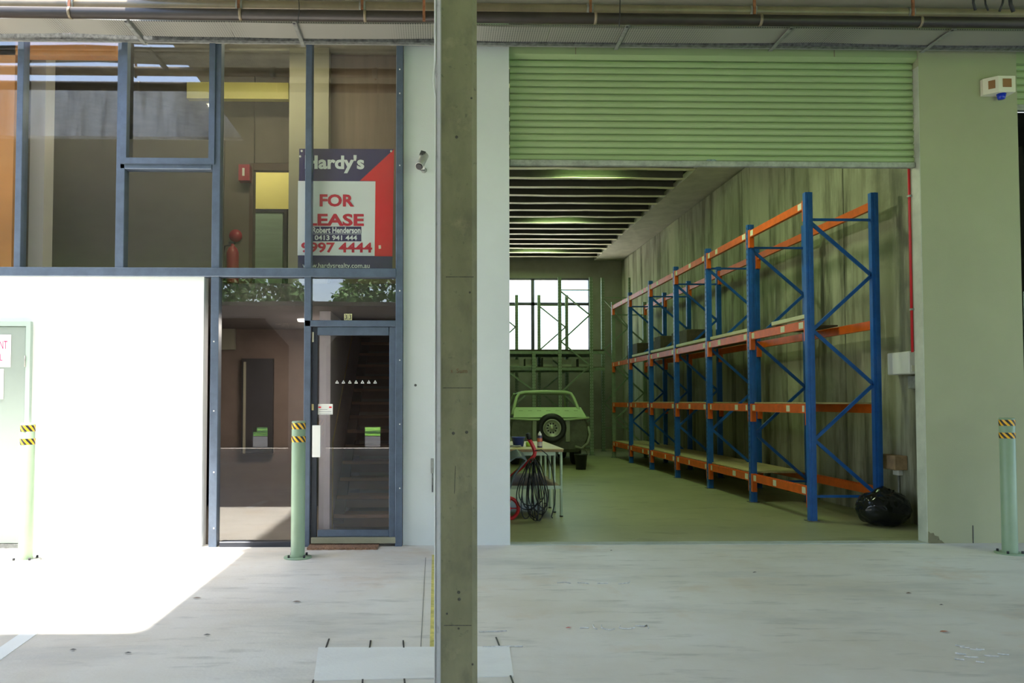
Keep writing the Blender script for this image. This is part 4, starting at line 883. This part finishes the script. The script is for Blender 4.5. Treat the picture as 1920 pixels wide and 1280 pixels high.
# ------------------------------------------------------------------ bollards
def bollard(px, py_foot, py_top, r, lab, seed):
    q = PZ(px, py_foot, 0); x, y = q.x, q.y + .12
    t = thing('bollard', lab, 'bollard', (x, y, 0), 'green steel bollards')
    hh = PY(px, py_top, y).z
    MB().lathe((x, y, 0), [(r, .012), (r, hh - .008), (r - .006, hh), (0, hh)], 28).build('post', GREENP, t)
    MB().lathe((x, y, 0), [(0, .0), (.128, .0), (.128, .012), (r, .012)], 32).build('base_plate', GREENP if seed else GALV, t)
    for k in range(4):
        a_ = math.pi / 4 + k * math.pi / 2; MB().cyl((x + .1 * math.cos(a_), y + .1 * math.sin(a_), .012), (x + .1 * math.cos(a_), y + .1 * math.sin(a_), .035), .011, 6).build('bolt', BLACK, t)
    for z0, z1 in ((hh - .075, hh - .018), (hh - .195, hh - .14)):
        bd = MB().lathe((x, y, 0), [(r + .001, z0), (r + .001, z1)], 28).build('hazard_band', YELLOW, t, 'yellow and black striped band')
        sm = MB(); nst = 8
        for s_ in range(nst):
            vs = []; seg = 3
            for rr in range(5):
                f_ = rr / 4; ph = s_ * 2 * math.pi / nst + seed - f_ * .75
                for j in range(seg + 1):
                    a_ = ph + j / seg * math.pi / nst; vs.append((x + (r + .0022) * math.cos(a_), y + (r + .0022) * math.sin(a_), z0 + (z1 - z0) * f_))
            sm.add(vs, [(a * (seg + 1) + j, a * (seg + 1) + j + 1, (a + 1) * (seg + 1) + j + 1, (a + 1) * (seg + 1) + j) for a in range(4) for j in range(seg)], True)
        sm.build('black_stripes', BLACK, bd)
bollard(35, 1055, 793, .062, 'sunlit bollard in front of the service door at far left', 0)
bollard(554, 1050, 789, .064, 'pale green bollard with striped bands beside the entry door', .3)
bollard(1911, 1042, 783, .066, 'green bollard cut by the right edge of the picture', .6)

# ------------------------------------------------------------------ pipes, cable tray, brackets
def pipe(nm, lab, px, py, Y, r, m, x0=-9, x1=14):
    q = PY(px, py, Y); t = thing(nm, lab, 'pipe', (x0, Y, q.z)); n = 12
    MB().cyl((x0, Y, q.z), (x1, Y, q.z), r, 20).build('pipe_run', m, t); return t, q.z
t1, zp1 = pipe('overhead_pipe', 'brown overhead pipe, upper and lighter of the pair', 960, 17, 7.35, .05, PIPEL)
t2, zp2 = pipe('overhead_pipe', 'black-brown overhead pipe, lower of the pair', 960, 33, 7.25, .05, PIPED)
for px in (135, 450, 680, 1105, 1410, 1705):
    x = PY(px, 15, 7.35).x; MB().cyl((x - .03, 7.35, zp1), (x + .03, 7.35, zp1), .056, 20).build('coupling', GALV, t1, 'pale grey coupling')
    MB().box(x - .012, x + .012, 7.285, 7.30, zp1 - .05, CEIL - .003).build('strap', RUST, t1)
    MB().cyl((x + .02, 7.25, zp2), (x + .045, 7.25, zp2), .054, 20).build('clamp', PIPEL, t2)
x = PY(795, 15, 7.2).x; MB().box(x - .012, x + .012, 7.18, 7.2, zp2 - .07, CEIL - .003).build('strap', RUST, t2, 'rusty hanger strap')
TZ = 5.085
tr = thing('cable_tray', 'perforated galvanised cable tray above the shutter and windows', 'cable tray', (-9, 7.7, TZ))
def perf(x0, x1, y0, y1, z):
    m_ = bpy.data.materials.new('perforated_steel'); m_.use_nodes = True; t = m_.node_tree; b = t.nodes['Principled BSDF']
    tc = t.nodes.new('ShaderNodeTexCoord'); mp = t.nodes.new('ShaderNodeMapping'); mp.inputs['Scale'].default_value = (42, 42, 42); t.links.new(tc.outputs['Object'], mp.inputs[0])
    vo = t.nodes.new('ShaderNodeTexVoronoi'); vo.inputs['Randomness'].default_value = 0; vo.inputs['Scale'].default_value = 1; t.links.new(mp.outputs[0], vo.inputs[0])
    rp = t.nodes.new('ShaderNodeValToRGB'); rp.color_ramp.elements[0].position = .28; rp.color_ramp.elements[1].position = .34
    rp.color_ramp.elements[0].color = (.08, .08, .075, 1); rp.color_ramp.elements[1].color = (.33, .325, .28, 1)
    t.links.new(vo.outputs['Distance'], rp.inputs[0]); t.links.new(rp.outputs[0], b.inputs['Base Color']); b.inputs['Roughness'].default_value = .5; b.inputs['Metallic'].default_value = .2
    return m_
PF = perf(0, 0, 0, 0, 0)
# tray runs in slightly uneven sections
def tray(x0, x1, dz0, dz1):
    n = 8; vs = []
    for i in range(n + 1):
        x = x0 + (x1 - x0) * i / n; dz = dz0 + (dz1 - dz0) * i / n - .01 * math.sin(math.pi * i / n)
        vs += [(x, 7.60, TZ + dz + .022), (x, 7.60, TZ + dz), (x, 7.92, TZ + dz), (x, 7.92, TZ + dz + .05), (x, 7.917, TZ + dz + .05), (x, 7.917, TZ + dz + .003), (x, 7.603, TZ + dz + .003), (x, 7.603, TZ + dz + .022)]
    MB().add(vs, [(i * 8 + k, i * 8 + (k + 1) % 8, (i + 1) * 8 + (k + 1) % 8, (i + 1) * 8 + k) for i in range(n) for k in range(8)]).build('tray_section', PF, tr)
X = [-9, PY(-300, 60, 7.7).x, PY(110, 60, 7.7).x, PY(430, 60, 7.7).x, PY(812, 60, 7.7).x, PY(1030, 60, 7.7).x, PY(1560, 60, 7.7).x, PY(1960, 60, 7.7).x, 12]
DZ = [0, 0, .02, -.005, 0, -.02, 0, -.01, 0]
for i in range(8): tray(X[i], X[i + 1] - .004, DZ[i], DZ[i + 1])
MB().box(-9, 12, 7.93, 7.98, TZ - .034, TZ + .022).build('support_channel', GALVD, tr, 'dark mottled channel behind the tray'); MB().box(-9, 12, 7.985, 8.03, TZ - .024, TZ - .004).build('support_lip', GALV, tr)
for px, dxn in ((268, 0), (567, 0), (1157, 0), (1448, 0), (1734, 0)):
    q = PY(px, 86, 7.99).x; bko = MB().box(q - .02, q + .02, 7.52, 8.05, TZ - .036, TZ - .029).box(q + (.016), q + .022, 7.52, 8.05, TZ - .036, TZ - .0).build('bracket', GALV, tr, 'angle bracket under the tray')
    MB().box(q - .016, q + .008, 7.535, 7.56, TZ - .038, TZ - .035).build('slot', BLACK, bko)
# cables hanging
cg = 'black cables hanging at the soffit'
def cabl(pts, lab, Y=7.1, r=.008): tag(MB().tube([tup(PY(x, y, Y)) for x, y in pts], r, 8).build('hanging_cable', BLACK), lab, 'cable', cg)
cabl([(1826, -20), (1825, 5), (1829, 19)], 'leftmost black cable hanging above the right pier', 7.1, .012)
cabl([(1845, -20), (1848, 8), (1853, 20)], 'second black cable from the left above the right pier', 7.12)
cabl([(1884, -20), (1880, 6), (1874, 21)], 'thick slanting black cable above the right pier', 7.1, .010)
cabl([(1892, -20), (1895, 8), (1900, 22)], 'thickest black cable near the right frame edge', 7.14, .016)
cabl([(560, -20), (561, 20), (558, 44)], 'pair of thin black cable ties hanging above the left tray', 7.1, .004)
cabl([(1163, -20), (1162, 30), (1161, 50)], 'thin black wire hanging by the shutter top', 7.1, .005)

# ------------------------------------------------------------------ litter
def leafy(px, py, s, m, lab, rot):
    q = PZ(px, py, .004); pts = [(-1, 0), (-.5, .35), (0, .45), (.6, .3), (1.1, 0), (.6, -.28), (0, -.4), (-.5, -.3)]
    m_ = MB(); ca, sa = math.cos(rot), math.sin(rot); vs = [(q.x, q.y, .012)]
    for (x, y) in pts: vs.append((q.x + (x * ca - y * sa) * s, q.y + (x * sa + y * ca) * s, .006 + .2 * s * abs(y)))
    m_.add(vs, [(0, i + 1, (i + 1) % 8 + 1) for i in range(8)]); tag(m_.build('fallen_leaf', m), lab, 'leaf', 'leaf litter on the forecourt')
LR = mat('leaf_red', (.55, .16, .14), .8); LB = mat('leaf_brown', (.16, .09, .05), .9); LK = mat('leaf_dark', (.06, .055, .05), .9)
leafy(1066, 1177, .022, LR, 'small pinkish red flower head on the forecourt before the shutter', .3)
for (x, y, s, m_, lb, rt_) in ((1770, 1184, .03, mat('leaf_rust', (.40, .14, .07), .8), 'rusty fallen leaf at right foreground', .1), (1704, 1112, .025, LB, 'brown fallen leaf right of centre before the rack', .2), (1765, 1134, .016, LK, 'dark scrap right of the brown leaf', 0), (1415, 1073, .022, LK, 'dark scrap before the middle of the opening', .4), (1890, 1035, .03, LK, 'dark scrap beside the right bollard', 0), (369, 1121, .03, LB, 'brown sliver at the edge of the sun patch', .1), (388, 1190, .022, LK, 'dark sliver in the left foreground', .3), (137, 1218, .02, LK, 'dark sliver nearest the parking line', 0), (240, 1224, .02, LK, 'dark sliver right of the parking line', .1), (1146, 1032, .012, LK, 'tiny dark scrap at the left of the opening', .1), (556, 1128, .03, LB, 'brown smear-like leaf below the middle bollard', 0)):
    leafy(x, y, s, m_, lb, rt_)

# ------------------------------------------------------------------ world beyond, seen through glass and in reflections
tag(MB().box(-60, 60, -90, -17, -.05, .02).build('lawn', LAWN), 'bright green lawn behind the car park', 'lawn', None, 'stuff')
random.seed(5)
def crown_mesh():
    m_ = MB()
    for k in range(3800):
        v = Vector((random.gauss(0, 1), random.gauss(0, 1), random.gauss(0, .8))); v = v.normalized() * random.uniform(.55, 1.0)
        v = Vector((v.x * 2.6, v.y * 2.4, v.z * 2.2)); v += Vector((noise.noise(v * .5), noise.noise(v * .5 + Vector((5, 0, 0))), 0)) * 1.2
        n1 = Vector((random.uniform(-1, 1), random.uniform(-1, 1), random.uniform(-1, 1))).normalized() * random.uniform(.08, .17); n2 = n1.cross(Vector((random.random(), random.random(), random.random()))).normalized() * .09
        m_.add([v - n1, v + n2, v + n1, v - n2], [(0, 1, 2, 3)])
    return m_.mesh('foliage', LEAF)
cme = crown_mesh(); tme = MB().tube([(0, 0, 0), (.1, 0, 1.5), (-.05, 0, 3), (.1, .1, 5)], [.22, .17, .13, .06], 10).tube([(0, 0, 2.4), (.9, .2, 3.6), (1.5, .1, 4.6)], [.09, .06, .03], 8).tube([(0, 0, 2.7), (-.9, -.2, 3.9), (-1.6, .1, 4.8)], [.09, .06, .03], 8).mesh('trunk', BARK)
for (x, y, s, lb) in ((-2.0, -21, 1.2, 'leafy tree mirrored in the glass above the entry door'), (5.2, -22, 1.1, 'broad tree behind the car park right of the first'), (-8.6, -21, 1.2, 'tree mirrored in the glass left of the entry door'), (-13, -31, 2.5, 'tree mirrored in the left office windows'), (-29, -32, 2.6, 'tallest tree at the far left behind the car park'), (12, -24, 1.2, 'tree farthest right behind the car park')):
    t = thing('tree', lb, 'tree', (x, y, .03), 'trees behind the car park'); t.scale = (s, s, s)
    for nm, me, dz in (('trunk', tme, 0), ('foliage', cme, 5.2)):
        o_ = bpy.data.objects.new(nm, me); COL.objects.link(o_); o_.parent = t; o_.location = (0, 0, dz)
        if nm == 'foliage': o_['kind'] = 'stuff'
